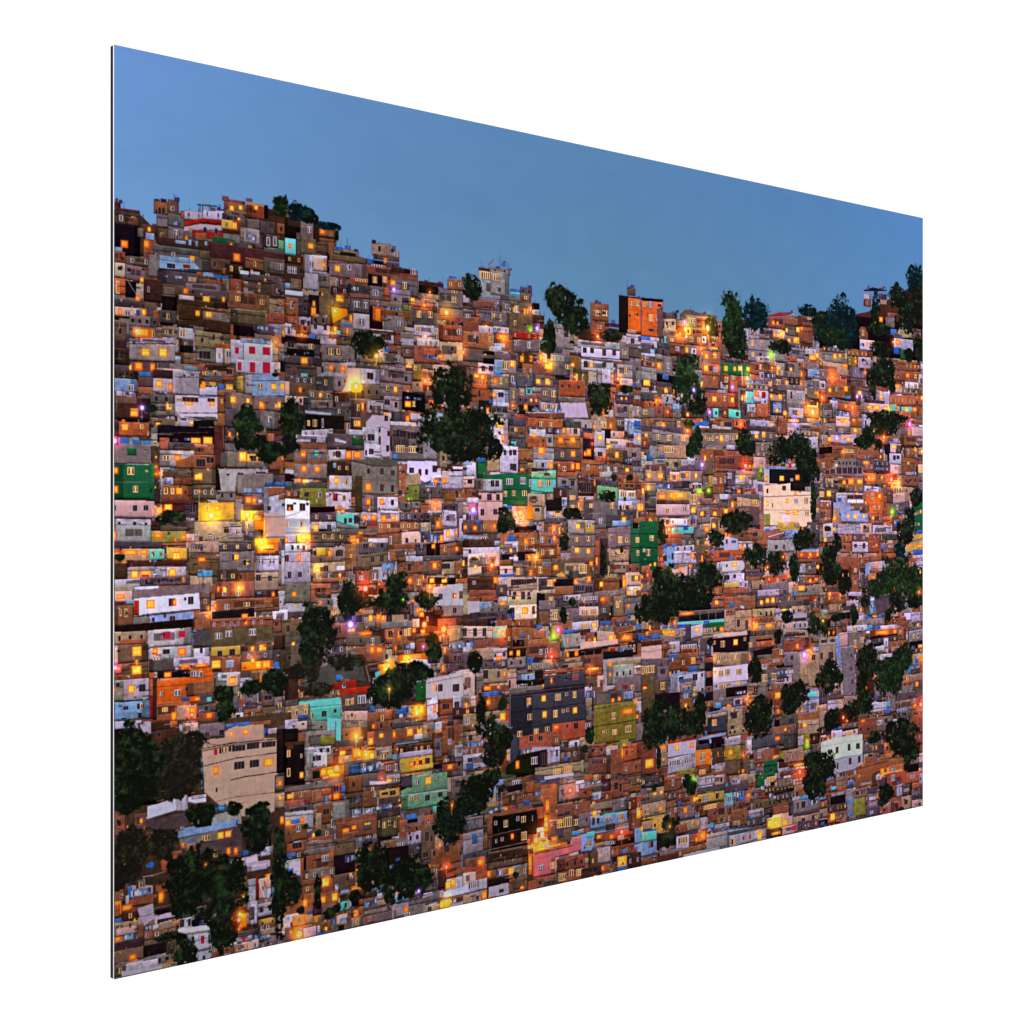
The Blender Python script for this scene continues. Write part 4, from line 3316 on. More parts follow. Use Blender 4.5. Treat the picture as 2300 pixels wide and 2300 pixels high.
=K 122 29 128 35 132 27 135 33 136 25 150 32 152 23 165 30 168 22 183 28
=F 124 28 130 34
=K 138 44 149 52 155 42 165 50
=W 138 25 150 26
=Y 170 40 181 49
=O 116 49 121 58
=K 118 72 120 77
C 102 40 104 76
k 186 5 193 60
D 184 8 193 56
g 183 60 193 76
t 182 78 193 95
=Y 186 80 190 86
=O 188 103 192 112
/W 44 92 54 90 74 83 76 97 44 107
/w 74 83 87 80 88 96 76 98
W 81 82 86 98
-y 54 87 80 80 1
-y 80 81 96 77 1
/W 88 82 107 79 108 88 96 90 88 88
w 92 80 108 84
/k 44 107 88 98 88 115 60 120 44 116
L 115 92 130 98
C 121 90 130 96
/G 98 106 140 96 146 98 146 112 90 112
-w 140 97 141 114 1.2
D 100 104 110 110
/L 74 126 86 115 142 107 142 112 78 128
/l 72 122 86 115 140 107 140 115 75 128
/k 76 128 140 114 147 114 147 148 115 150 80 140
/g 78 128 120 118 120 130 80 136
=Y 120 120 127 128 128 119 135 126
-w 136 116 132 126 .8
=F 103 124 112 130
L 86 129 96 132
-w 82 137 98 132 .8
=O 81 132 84 136 115 140 120 147 130 137 134 146 138 137 142 145
=F 116 140 120 147
b 86 133 97 142
-t 62 125 84 114 1.2
=W 66 124 74 128 80 114 84 117
b 42 120 56 130
b 8 98 20 125
/B 57 145 77 141 77 160 60 163
b 52 142 82 146
/L 42 156 48 152 52 154 50 160 43 160
-t 48 168 72 160 1.2
-w 39 169 50 167 1.2
/b 53 178 66 174 66 186 53 186
/w 22 178 50 178 50 186 24 192
L 22 178 26 184
=C 26 182 44 190
g 32 172 42 184
-w 40 169 42 180 .6
b 8 180 22 193
=O 57 185 62 193 71 187 75 190
b 24 190 55 193
/W 130 154 163 144 165 158 140 162
-w 130 152 166 145 1.2
p 138 150 150 158
/w 150 154 163 152 177 150 177 158 152 162
k 138 158 152 168
w 152 156 174 162
L 146 140 154 146
D 165 118 178 140
w 167 136 180 146
-t 168 125 168 136 .8 175 124 175 136 .8
=O 171 165 184 171
-r 162 166 164 190 1.2 171 170 174 190 1.2
p 163 170 178 192
w 152 175 164 190
=O 146 188 150 193
b 148 170 152 190
*o 107 155 1.5
n 148 168 151 190
^m 20 45 105 88 48 12 104 76 5 112 48 168 40 120 78 150 -5 130 40 178
^d -5 5 60 90 -5 60 40 100 88 88 118 112
^d 66 142 125 200 100 152 150 200
^d 146 98 178 140 156 88 176 110 130 86 146 102
^d 179 116 193 152 177 145 196 205
d 60 35 90 60
# 640 1620
L 0 3 8 8
w 0 -2 14 22
p 12 0 24 10
=K 18 2 21 4
g 24 0 47 10
/c 46 -4 61 -3 61 22 55 22 54 16 46 14
-k 55 0 55 22 .5
=K 49 10 53 12
g 62 0 90 8
b 62 7 90 22
=Y 75 12 79 20 80 17 85 20
*y 77 16 4
D 0 8 14 24 0 22 21 68
=F 2 31 6 39 2 51 6 60 17 35 19 40
=Y 16 55 20 62
d 0 22 21 26
g 22 10 54 30
k 27 18 40 26
n 38 16 54 26
w 21 28 50 38
w 22 30 34 56
W 27 34 46 50
=K 30 37 39 43
=W 33 36 35 43
g 21 48 30 66
k 54 20 86 30
b 52 28 75 46
t 58 37 78 46
=Y 59 32 66 37
=C 52 34 56 36
=O 72 28 86 42
b 90 0 120 10
/T 89 12 116 7 117 27 97 30 89 20
o 89 12 97 27
B 89 11 97 27
=Y 90 18 96 26
=Y 102 13 107 18
b 116 8 160 24
=O 117 11 120 18
=Y 132 8 139 16 143 7 149 15
t 150 5 155 20
w 140 14 150 20
k 116 0 150 6
L 140 0 144 2
B 88 28 98 46
o 84 32 98 44
=Y 92 34 97 42 78 33 82 38
*y 88 36 3
t 97 28 116 43
=F 104 35 110 41
-W 103 33 113 32 1
C 116 36 122 41
/k 120 22 165 17 165 20 122 27
-l 120 25 145 22 1.5
d 123 26 160 34
w 124 32 161 38
/y 125 41 161 36 161 51 126 57
y 125 40 161 52
=O 126 40 160 54
/y 125 41 161 36 161 51 126 57
=K 140 43 142 48 145 42 149 47 152 40 157 46
=O 135 44 140 50 143 41 145 48 149 41 151 47
b 160 12 172 44
g 162 18 170 40
b 170 0 188 35
=K 176 0 183 5
=W 177 19 181 25
g 176 30 193 60
w 184 26 193 40
D 161 45 190 50
b 170 46 188 54
=O 176 47 182 52
=W 172 41 178 44
o 29 50 66 58
b 28 50 40 66
D 30 54 38 62
=O 40 51 66 59
*o 56 51 6
=Y 47 56 60 60
=O 38 52 46 60
/T 30 66 62 58 64 66 30 72
C 32 65 40 69
k 64 42 100 58
L 69 48 81 57
=C 82 47 100 55
=W 82 46 88 50
b 102 44 124 57
=W 103 46 107 52 110 48 115 53 118 46 122 54
g 84 56 125 70
w 110 58 125 68
=Y 110 62 116 67
=F 118 61 124 65
/W 92 65 108 65 118 66 108 69 92 70
*r 105 62 2
t 126 56 160 60
/m 125 65 140 60 176 55 176 85 150 92 127 100
m 126 58 176 78
m 126 78 176 94
/D 125 61 138 58 136 70 125 76
k 126 60 138 72
=W 141 63 146 69
=Y 152 60 159 69
=W 163 59 167 63
-W 125 81 176 74 1
=K 127 84 131 86 152 80 157 86 166 77 171 82
=F 135 82 139 86 141 81 145 86
=Y 124 90 126 94
c 160 92 168 98
/g 0 72 62 62 62 70 0 78
b 10 75 45 84
=F 15 76 20 82
=Y 2 79 9 84
b 29 74 50 88
=O 48 73 50 86
B 40 74 50 80
B 51 68 65 86
=O 52 78 59 85
=K 53 70 58 76
L 60 70 66 78
=C 42 81 48 87
b 0 85 28 93
b 66 60 84 78
T 62 78 84 95
=C 77 81 81 88
b 84 76 100 94
=W 95 78 100 82
y 102 74 124 84
=K 105 77 112 80 114 75 120 80
k 102 82 124 92
g 30 88 70 92
G 52 88 70 108
b 35 90 50 112
=K 42 95 48 101
k 0 92 30 100
w 0 98 31 118
=Y 1 107 6 113
=O 17 104 21 110
L 7 106 16 111
t 33 100 40 120
/b 55 106 122 96 123 104 55 114
b 56 108 100 126
=O 62 116 70 121 72 113 78 118
=Y 86 110 93 115
k 86 112 94 118
=C 73 94 86 102 88 95 97 99 98 90 116 97
=W 73 102 80 104
T 100 104 123 126
=F 101 108 103 115 106 109 110 116 112 107 115 113 118 108 121 115
k 100 94 125 104
g 124 105 150 130
b 124 108 134 128
L 131 101 143 106
D 133 106 144 110
b 136 112 150 122
B 150 102 161 114
T 148 112 162 150
=K 152 120 156 130 158 124 160 130 150 142 155 148
b 0 112 24 130
=W 12 113 17 120
g 24 118 52 128
b 25 125 52 138
=W 27 129 36 135
B 2 132 24 142
=K 8 132 18 138
g 22 130 52 142
=C 80 125 84 130
=W 88 124 93 127 96 122 99 126
T 55 126 76 146
/g 104 130 132 125 132 134 104 140
b 108 130 120 140
=W 120 132 130 137
w 132 120 148 134
k 133 134 148 150
D 108 136 134 165
=F 135 146 145 153
/T 158 140 190 130 190 150 160 158
B 162 140 188 155
b 158 136 190 156
=K 173 135 178 142 161 140 163 146
=C 180 128 185 132
b 23 144 53 168
=W 40 145 48 152
g 20 138 54 144
k 0 142 20 150
w 0 150 17 160
/W 4 153 17 151 17 168 4 168
L 3 160 9 166 2 143 12 147
D 53 144 76 165
=C 65 145 76 153
g 20 160 54 172
b 30 168 66 193
=Y 40 170 48 180
*o 45 172 2
b 18 172 32 193
=F 60 168 66 172
=O 54 171 58 176
T 52 165 76 185
=Y 69 164 73 170
=O 71 178 84 184
=Y 51 187 57 193 38 190 43 193
l 60 183 70 187
W 54 177 58 184
L 92 182 99 190 100 180 106 187
=C 113 155 119 160 120 148 125 152
B 123 152 128 160
B 170 154 180 164
*r 175 158 3
=C 152 156 157 165
b 158 156 168 172
d 166 160 186 180
/b 175 166 193 158 193 165 175 171
w 175 170 193 186
=Y 174 174 180 182 180 171 185 180
W 150 186 160 190
*v 145 184 3
/W 168 186 193 180 193 188 168 193
w 165 184 172 193
p 150 188 170 193
-w 164 164 166 178 .6
t 98 186 112 193
C 128 188 132 193
d 65 186 100 193
^d 162 86 184 138 176 88 195 125 72 130 112 188 104 150 152 190 140 155 160 186 92 138 108 160
^d -2 165 18 200 31 166 40 200 70 184 84 195
*o 181 91 2
# 1040 1740
B 0 5 7 18
T 36 5 64 14
=W 53 6 63 12
l 36 6 44 12
D 38 12 64 19
T 64 7 77 14
B 68 8 77 20
/l 23 14 36 13 36 21 23 23
t 22 22 36 38
=W 29 25 31 29
-w 37 14 37 36 .8 42 19 42 34 .8
-w 42 20 48 18 .8
b 43 20 70 32
T 50 21 58 30
b 58 22 84 30
/k 78 0 105 0 105 10 78 14
W 88 0 120 4
C 84 6 90 8
b 76 10 84 22
/B 84 11 103 10 102 32 90 38 84 28
T 102 8 128 30
g 104 10 128 28
*r 116 17 4
-w 115 20 115 30 .5 110 8 110 30 .5
=C 77 18 81 23
L 81 19 85 24 66 28 72 33
w 122 6 132 20
t 132 8 150 14
=W 114 6 122 8
=C 132 7 150 11
B 140 0 150 6
=F 141 0 147 6
B 131 0 140 6
d 150 0 160 25
=F 155 0 160 4
b 160 6 182 25
b 180 2 193 20
=K 164 8 168 16 170 10 172 18
T 182 2 193 11
C 139 19 151 28
w 140 20 150 28
D 132 14 140 20
b 150 18 162 30
g 162 25 180 40
=W 171 26 174 35
=Y 140 29 143 33
t 138 30 162 38
=Y 140 39 145 45
/b 92 34 138 28 138 42 92 49
b 92 32 120 50
=K 103 42 109 45 110 40 116 44
=W 121 33 125 37
t 93 48 125 68
k 92 48 125 68
=F 102 49 109 58 109 46 118 57
=Y 103 50 108 53
=W 95 53 98 56
=F 120 48 126 55
g 125 42 138 58
T 108 58 125 74
/c 138 50 155 42 178 39 178 54 140 60
l 138 44 178 56
=K 140 47 143 55 145 47 148 53 154 46 160 50
=F 154 46 160 51 169 42 174 50
-L 146 53 163 49 1
b 126 14 140 26
/l 120 66 165 58 180 55 180 58 128 68
C 118 61 126 66
-L 128 63 165 58 1
d 155 53 165 60
l 126 65 143 84
t 142 66 156 78
=F 134 72 139 78
c 134 62 143 68
b 143 63 168 72
=O 145 65 150 70 159 65 163 70
b 166 60 184 68
B 168 60 185 66
*r 172 62 4
=W 168 66 174 72
D 162 70 186 78
=W 154 72 165 76
k 180 38 193 55
b 180 38 193 60
=Y 188 35 193 48
/l 186 58 193 57 193 100 192 90 186 80
L 187 61 192 66
l 186 60 193 75
w 145 80 162 98
k 140 78 162 102
G 145 79 160 96
b 160 76 186 88
C 172 81 178 86
=Y 167 88 178 100
L 168 99 179 104
B 146 98 160 106
=O 149 99 153 104
d 178 85 193 102
/p 75 87 116 76 118 68 128 66 128 82 105 88 100 108 75 114
q 118 68 128 82
/q 75 87 128 72 128 82 100 90 100 108 75 114
q 75 92 100 110
=W 82 98 88 103
=F 95 95 100 102
-d 75 87 118 77 1
=Y 77 77 92 83
=Y 74 80 77 90
*o 79 71 6
=O 74 76 115 80
y 74 72 94 84
=Y 74 75 79 78 78 79 92 82
*v 91 77 2
*o 90 54 5
o 88 44 92 64
=Y 88 46 92 62
/b 89 25 94 24 94 42 89 44
=O 89 26 94 42
=O 95 67 103 73
/b 101 92 118 88 135 84 140 104 103 108
b 102 90 132 104
b 102 104 132 118
=F 104 107 112 115 115 103 120 110 123 102 130 110
t 132 90 140 96
T 136 84 146 104
d 128 100 150 110
/b 28 43 72 34 72 40 28 48
b 26 47 32 70
/D 32 46 80 38 80 62 32 66
D 32 44 80 66
D 30 64 70 80
=W 34 50 37 55 58 45 61 50 75 44 76 50
=F 44 49 49 57 63 45 68 52
=W 35 70 37 74 41 68 44 72
=O 52 64 55 70
=F 63 62 69 71
-g 31 66 62 59 1
-g 0 88 72 72 1.2
-G 31 65 31 80 .6
g 0 46 22 60
=C 4 52 10 60 12 50 17 55
/l 0 46 22 40 22 42 0 48
T 22 34 42 42
=C 28 38 34 42
=C 34 35 45 39
=W 42 36 70 33
b 26 50 32 66
=O 45 35 48 39
=R 53 34 56 37
G 0 62 22 86
L 10 64 15 75
b 22 66 28 82
=C 22 65 25 69
T 27 80 70 100
=W 41 84 45 88 61 83 66 88
d 28 82 70 92
k 0 86 26 98
b 2 90 24 100
=O 16 92 22 98
*o 20 94 2
/w 38 104 60 98 70 98 70 108 40 110
b 26 104 36 112
=C 36 104 42 110
B 43 102 50 108
=Y 49 101 55 109
=O 26 104 30 112
g 56 98 70 114
/B 0 102 26 96 26 114 14 114 0 106
p 0 106 14 120
/W 0 120 17 115 17 125 0 130
w 17 113 26 125
=W 6 115 17 124
-L 0 130 26 125 1
D 27 112 50 120
/w 28 122 49 117 50 130 28 134
=K 39 124 44 128
b 50 112 70 128
T 54 114 66 124
=Y 62 121 66 124
d 70 80 76 126
=O 71 85 75 110
/B 71 116 80 113 80 124 71 126
b 80 110 102 122
k 88 114 103 124
/L 6 131 12 130 12 138 6 139
t 0 128 26 140
=O 20 126 26 136
g 10 130 20 138
D 0 138 20 145
^d -5 -5 34 30 -8 18 24 45
^d 40 10 46 16
# 1440 1740
B 18 0 26 5
d 0 0 25 14
k 4 2 20 8
k 4 9 20 12
t 6 14 25 22
=Y 13 19 17 24 20 17 24 22
=C 5 22 8 25
k 0 22 26 30
b 25 2 44 18
=W 33 5 36 12
k 28 18 40 28
b 38 16 53 30
L 38 29 44 33
/y 0 35 27 29 27 42 12 48 0 50
t 0 30 27 45
=F 4 37 9 43
=O 19 34 23 40 0 39 1 44
t 12 44 28 60
/y 12 46 28 45 28 60 17 64 12 60
=K 22 52 25 58 5 54 8 59 14 53 16 57
t 0 50 12 60
=Y 0 56 2 62
L 0 60 16 62
/l 0 62 17 61 17 84 0 90
c 0 62 17 72
=K 8 72 13 79
=F 8 73 10 78
-w 17 62 17 86 .6
b 28 28 40 50
=C 30 39 33 44
=W 36 36 39 41
g 42 32 58 48
=O 46 35 50 42
/k 42 33 60 31 60 32 42 35
*o 31 56 2
k 40 48 60 64
t 42 50 54 62
t 53 48 64 60
=F 54 50 58 57 60 49 63 54
w 64 46 76 60
b 59 30 72 46
r 64 32 66 42
=C 58 42 63 47
b 72 30 96 50
=F 68 32 82 37
=K 84 36 90 43 79 40 81 44
t 60 8 90 16
W 62 6 78 14
r 66 0 68 8
w 60 2 80 12
/k 60 15 90 10 90 16 60 22
p 80 0 92 11
=W 85 2 89 8
=K 86 3 88 8
t 96 0 116 8
=C 92 8 98 14
w 98 4 108 11
k 90 10 116 20
b 60 20 90 32
n 70 18 90 30
y 60 20 90 30
=W 67 23 72 29
=K 81 20 84 26 62 26 65 30
=Y 58 24 62 28
c 90 20 100 34
=W 92 23 98 30
C 90 31 100 34
l 99 18 112 26
=C 99 18 112 25
L 106 24 112 29
b 94 33 106 42
T 100 28 120 40
v 124 0 134 14
v 134 -2 145 4
b 116 4 122 13
t 116 0 124 10
g 112 17 126 28
=O 114 20 119 25
b 112 26 120 32
b 126 16 140 26
d 134 10 166 20
T 118 26 166 36
=F 136 2 146 8
y 147 8 154 14
=C 139 20 143 25 130 12 135 17
g 144 4 166 14
p 165 4 178 11
=O 165 -2 176 3
B 165 -2 176 4
k 146 20 166 27
b 170 14 184 24
/C 164 26 182 21 182 26 170 28
w 164 24 172 28
L 186 20 193 26
/w 117 39 133 36 133 50 117 54
G 118 39 132 50
L 115 44 118 52 133 44 139 47
k 92 48 136 58
b 95 38 115 56
t 100 50 108 56
-w 92 34 92 52 .6
b 82 44 98 54
=C 73 56 96 60
w 80 53 96 58
C 75 52 79 58
/b 135 38 165 28 165 30 135 40
=O 154 33 158 40
=C 143 36 151 40
w 136 46 152 50
b 143 34 164 42
/p 143 44 164 40 164 54 152 58 143 50
p 142 43 153 60
=O 136 48 150 60
y 136 47 152 60
=Y 137 49 142 58 144 47 150 58 153 48 160 56
*y 146 52 4
k 160 28 170 44
t 165 27 193 44
g 165 27 193 42
=K 169 30 171 37 174 29 178 36
=C 180 27 192 33
/k 165 42 193 36 193 40 165 46
t 165 44 193 52
=K 174 47 178 51 185 44 188 50
p 153 55 170 64
=R 163 55 168 60
k 170 50 193 60
d 136 58 152 68
=O 141 62 152 65
/k 52 60 62 58 62 64 40 70
b 36 54 50 64
w 38 66 52 82
=W 40 67 50 76
=F 41 68 50 75
/b 52 66 70 60 71 72 52 78
b 52 64 70 74
=O 64 62 70 71 59 68 61 73
*o 66 66 3
=Y 71 64 72 66 76 62 77 65
/l 72 65 94 60 94 80 84 82 72 78
G 71 63 94 80
/b 45 80 71 76 71 79 60 83 45 86
/w 40 88 85 78 85 82 50 92 40 92
/l 94 60 135 55 135 72 96 80
G 96 62 135 74
=F 97 69 102 76
=K 98 70 100 76
=R 110 67 112 71 117 65 119 70
=Y 126 62 131 71
*o 128 63 2
k 94 58 136 62
d 17 62 38 80
g 20 78 38 90
=W 23 78 32 82
b 38 82 46 90
/k 0 88 18 84 18 95 0 99
=C 0 88 18 94
b 0 90 18 97
d 18 86 40 94
^d 45 0 58 14 18 62 38 78 175 -5 200 24 20 46 36 66
^g 50 2 60 20
*g 57 4 3
# 1840 1740 1.553
T 0 8 22 30
w 4 0 26 9
=C 5 1 25 8
b 8 10 24 16
b 25 2 42 24
t 24 2 56 20
b 40 2 52 10
=O 56 0 60 7
b 52 0 84 20
=W 42 8 50 14
L 43 10 49 18
/r 6 26 38 20 38 26 10 30
b 0 20 38 30
C 17 17 24 22
=W 60 11 76 14
w 82 0 90 8
=Y 88 0 94 3
B 98 -2 150 14
o 100 0 124 14
B 98 -4 125 32
=W 104 0 110 9
=W 130 0 138 6
w 144 -2 150 14
L 113 10 118 14
=F 70 17 74 20
k 52 20 72 24
/k 70 22 84 16 84 26 70 28
=O 108 18 112 28
b 100 16 112 32
w 112 14 120 32
k 120 14 132 30
/k 118 16 132 12 132 14 118 18
=W 122 20 130 24
g 134 14 150 30
B 134 12 146 20
k 134 28 150 38
p 134 36 150 48
=K 139 41 140 44 143 40 147 45
t 119 31 134 52
=K 123 36 128 43
=C 122 34 131 36
/b 95 34 119 31 119 38 95 46
B 104 38 119 56
=K 107 41 114 53
b 88 44 104 60
B 90 46 104 58
w 96 40 103 44
-G 106 40 119 38 .7
/g 70 28 84 26 84 36 72 38
w 72 32 82 37
=O 83 28 86 34
g 70 38 86 48
=W 72 40 84 44
k 68 46 88 62
=C 69 52 82 58
g 48 20 70 34
t 48 34 68 62
=K 56 40 62 46
n 50 34 66 60
G 38 20 50 66
l 39 34 48 62
=W 18 26 37 32
k 16 30 38 42
D 16 30 38 42
k 14 42 40 54
C 0 32 10 36
b 0 38 12 48
t 0 50 12 62
=K 2 56 5 63
=W 0 64 14 66
D 0 65 14 74
L 2 68 8 73 19 65 24 72
b 12 54 40 74
B 12 56 24 70
=Y 16 57 23 66
*y 19 60 2
=C 28 56 35 62
b 24 60 40 72
g 40 60 54 72
d 0 70 30 80
d 50 60 90 72
^d 84 12 106 44 84 30 96 46 -5 5 12 30
# 240 1900
b 8 48 22 62
T 8 42 24 47
/w 23 48 50 43 50 52 24 58
L 22 44 27 58
=C 26 46 48 54
/b 24 58 51 52 51 62 26 66
w 20 54 24 64
g 30 66 38 72
=O 56 50 61 62
-g 50 68 87 60 1
=C 54 70 86 64
D 54 66 86 72
-g 85 60 86 78 1
o 8 60 16 76
B 8 64 14 78
=O 16 64 28 70
d 17 70 34 82
b 26 66 36 72
/w 33 68 50 62 52 80 40 88 36 80
L 8 79 16 83
t 8 82 34 97
p 10 88 32 96
=C 18 95 30 102 32 96 38 105
=O 9 99 15 103
b 34 84 40 100
/W 52 76 92 66 94 76 76 80 52 86
=K 55 78 75 84 80 72 90 77
/W 50 86 76 78 76 82 50 92
=C 42 86 50 92
b 40 90 76 100
t 56 82 76 90
k 78 70 92 78
W 78 78 92 90
=K 79 80 84 88 88 79 91 87
D 92 78 112 87
=C 100 80 108 86
/W 77 90 112 85 112 92 86 96 77 94
/w 86 97 113 93 113 122 97 126 94 108
W 90 96 113 114
-k 96 115 113 112 .7
=K 92 98 95 106 110 96 112 106 104 119 107 123
=R 102 97 106 106
T 40 100 75 108
d 8 102 40 116
-g 8 116 40 110 .8
T 8 112 40 126
=O 24 118 32 124
=C 42 114 60 120
D 40 106 66 118
T 64 104 76 126
g 12 122 70 134
B 64 124 72 132
w 20 126 40 138
w 38 124 56 132
T 8 130 20 142
g 20 132 60 146
t 30 130 74 140
/w 16 136 60 130 60 136 16 143
o 138 74 152 90
*y 144 74 3
*r 143 80 4
*o 143 90 1.5
=Y 146 54 150 58
w 152 36 162 70
p 162 36 175 58
r 162 36 165 58
-r 171 38 175 56 1
-W 165 38 171 56 2
w 156 60 163 86
k 154 66 160 80
w 163 62 182 76
=C 172 44 190 56
y 164 78 186 90
b 164 84 186 92
/W 126 105 142 100 142 107 126 111
w 141 96 158 104
=R 147 97 150 104
=C 158 95 178 102
W 173 93 177 100
p 138 104 165 116
b 115 112 138 122
k 165 102 200 112
t 165 90 183 96
k 134 92 165 98
# 640 1900
t 8 75 30 90
k 0 88 10 108
w 20 88 34 104
w 35 86 42 96
b 38 82 50 92
=Y 43 88 46 92
L 36 93 44 97
=O 5 92 8 95
o 9 86 20 104
*r 15 96 6
*y 14 97 3
*p 17 90 2
b 20 52 32 75
=Y 20 58 22 67
=O 22 57 24 67
b 38 50 58 66
=Y 39 55 44 62 51 51 57 60
y 8 74 36 86
t 22 78 32 84
L 24 70 33 74
d 30 60 40 75
T 40 64 56 80
v 60 58 71 70
c 60 60 71 70
-k 56 72 84 66 1
w 70 60 74 66
b 54 72 72 88
=O 74 69 80 78
p 56 74 68 86
=C 50 78 56 86 60 78 70 86
t 72 78 84 88
/T 50 85 72 84 72 92 50 97
D 58 86 64 92
D 72 54 86 64
B 80 58 86 64
=C 86 58 100 66
k 84 64 118 72
=C 94 68 110 76
g 84 68 118 84
B 88 76 95 84
b 80 66 86 74
/G 116 64 134 61 134 76 116 80
/g 134 58 168 48 168 60 134 68
g 118 66 152 78
G 120 67 134 76
=O 129 67 134 72
C 120 56 126 61 127 54 133 60
=W 130 72 140 76
k 134 60 170 62
t 150 64 168 72
=K 155 66 159 71
/g 136 66 152 64 152 73 136 76
-w 151 62 151 72 1
o 168 58 180 68
=Y 168 60 172 68
*y 175 60 3
w 180 58 186 64
/w 180 64 193 60 193 66 178 68
k 134 52 150 58
-w 149 56 160 52 2
=C 180 58 185 62
w 100 52 106 58
^d 108 40 120 66 70 46 84 56 42 66 54 78 50 64 60 72
# 240 1900
^d 75 98 98 132
^d 112 70 140 112 50 94 78 104
^d 178 -10 196 96
^d 64 2 122 76 95 10 149 84 108 60 140 116
"""

rng = np.random.default_rng(7)
# ------------------------------------------------------------------ geometry
H = 0.40                       # panel height, m
W = 0.60                       # panel width, m
F = 3532.4                     # focal length in reference pixels (of 2300)
XL, ZL = -0.42571, 1.68210     # left front edge, in panel heights
DX, DZ = 1.12449, 0.99274      # run of the panel, in panel heights

# ------------------------------------------------------------ print: canvas
CW, CH = 2700, 1800


def S(x):
    x = x - 1150.0
    return (x * ZL - F * XL) / (F * DX - x * DZ)


def T(x, y):
    return 0.5 + (y - 1150.0) * (ZL + DZ * S(x)) / F


def PX(x, y):
    return S(x) * CW, T(x, y) * CH


def blur(a, r):
    """cheap separable box blur"""
    r = int(r)
    if r < 1:
        return a
    for ax in (0, 1):
        pad = [(0, 0)] * a.ndim
        pad[ax] = (r + 1, r)
        c = np.cumsum(np.pad(a, pad, mode='edge'), axis=ax, dtype=np.float64)
        n = 2 * r + 1
        if ax == 0:
            a = ((c[n:] - c[:-n]) / n).astype(np.float32)
        else:
            a = ((c[:, n:] - c[:, :-n]) / n).astype(np.float32)
    return a


def noise(rx, ry=None, seed=0):
    g = np.random.default_rng(seed)
    ry = ry or rx
    h, w = int(CH / ry) + 3, int(CW / rx) + 3
    a = g.standard_normal((h, w)).astype(np.float32)
    yy = np.linspace(0, h - 2.001, CH)
    xx = np.linspace(0, w - 2.001, CW)
    y0 = yy.astype(int); x0 = xx.astype(int)
    fy = (yy - y0)[:, None].astype(np.float32); fx = (xx - x0)[None].astype(np.float32)
    fy = fy * fy * (3 - 2 * fy); fx = fx * fx * (3 - 2 * fx)
    A = a[y0][:, x0]; B = a[y0][:, x0 + 1]; C = a[y0 + 1][:, x0]; D = a[y0 + 1][:, x0 + 1]
    return (A * (1 - fx) + B * fx) * (1 - fy) + (C * (1 - fx) + D * fx) * fy


N_fine = noise(2.2, 2.2, 1)
N_mid = noise(9, 6, 2)
N_str = noise(3, 22, 3)
N_big = noise(55, 40, 4)
N_leaf = noise(4.5, 4.0, 5) * 0.6 + noise(11, 9, 6) * 0.8
N_edge = noise(34, 30, 8) * 0.75 + noise(13, 12, 10) * 0.55 + noise(5, 5, 9) * 0.4
TEX = N_fine * 0.035 + N_mid * 0.045 + N_str * 0.028 + N_big * 0.035

img = np.zeros((CH, CW, 3), np.float32)

# ---- sky (control colours in picture space) ----
ct = [[(106, 149, 210), (95, 137, 186), (90, 132, 178), (87, 131, 182), (86, 136, 194)],
      [(107, 150, 205), (96, 138, 182), (92, 134, 174), (91, 135, 178), (91, 138, 191)],
      [(114, 160, 208), (105, 148, 190), (95, 138, 176), (94, 138, 178), (97, 141, 192)],
      [(121, 168, 214), (115, 158, 198), (104, 148, 186), (105, 149, 186), (106, 149, 194)]]
ct = np.array(ct, np.float32)
tt = np.clip(np.linspace(0, 1, CH) / 0.36, 0, 1) * 3
ss = np.linspace(0, 1, CW) * 4
t0 = np.minimum(tt.astype(int), 2); s0 = np.minimum(ss.astype(int), 3)
ft = (tt - t0)[:, None, None]; fs = (ss - s0)[None, :, None]
img[:] = ((ct[t0][:, s0] * (1 - fs) + ct[t0][:, s0 + 1] * fs) * (1 - ft)
          + (ct[t0 + 1][:, s0] * (1 - fs) + ct[t0 + 1][:, s0 + 1] * fs) * ft)
img += (noise(3, 3, 21) * 0.7 + noise(60, 30, 22) * 0.8)[..., None]
sky_mask = np.ones((CH, CW), bool)

COL = dict(b=(142, 86, 64), B=(172, 90, 62), d=(74, 48, 40), D=(34, 25, 27), g=(124, 108, 108),
           G=(158, 146, 154), k=(88, 76, 80), w=(186, 172, 194), W=(216, 206, 232),
           t=(166, 136, 112), T=(106, 82, 68), y=(200, 156, 70), o=(255, 128, 34),
           p=(208, 168, 160), e=(204, 98, 38), l=(132, 156, 196), L=(62, 106, 180), c=(104, 196, 188),
           v=(34, 92, 58), n=(134, 126, 58), r=(160, 42, 32), m=(112, 160, 124),
           u=(66, 63, 76), P=(226, 190, 166), h=(200, 164, 148), q=(216, 108, 118), M=(200, 216, 204), C=(84, 152, 202))


def clampbox(x0, y0, x1, y1):
    return max(0, int(round(x0))), max(0, int(round(y0))), min(CW, int(round(x1))), min(CH, int(round(y1)))


def vary(c, a=0.06):
    c = np.array(c, np.float32)
    return np.clip(c * (1 + rng.normal(0, a)) + rng.normal(0, 4, 3), 6, 255)


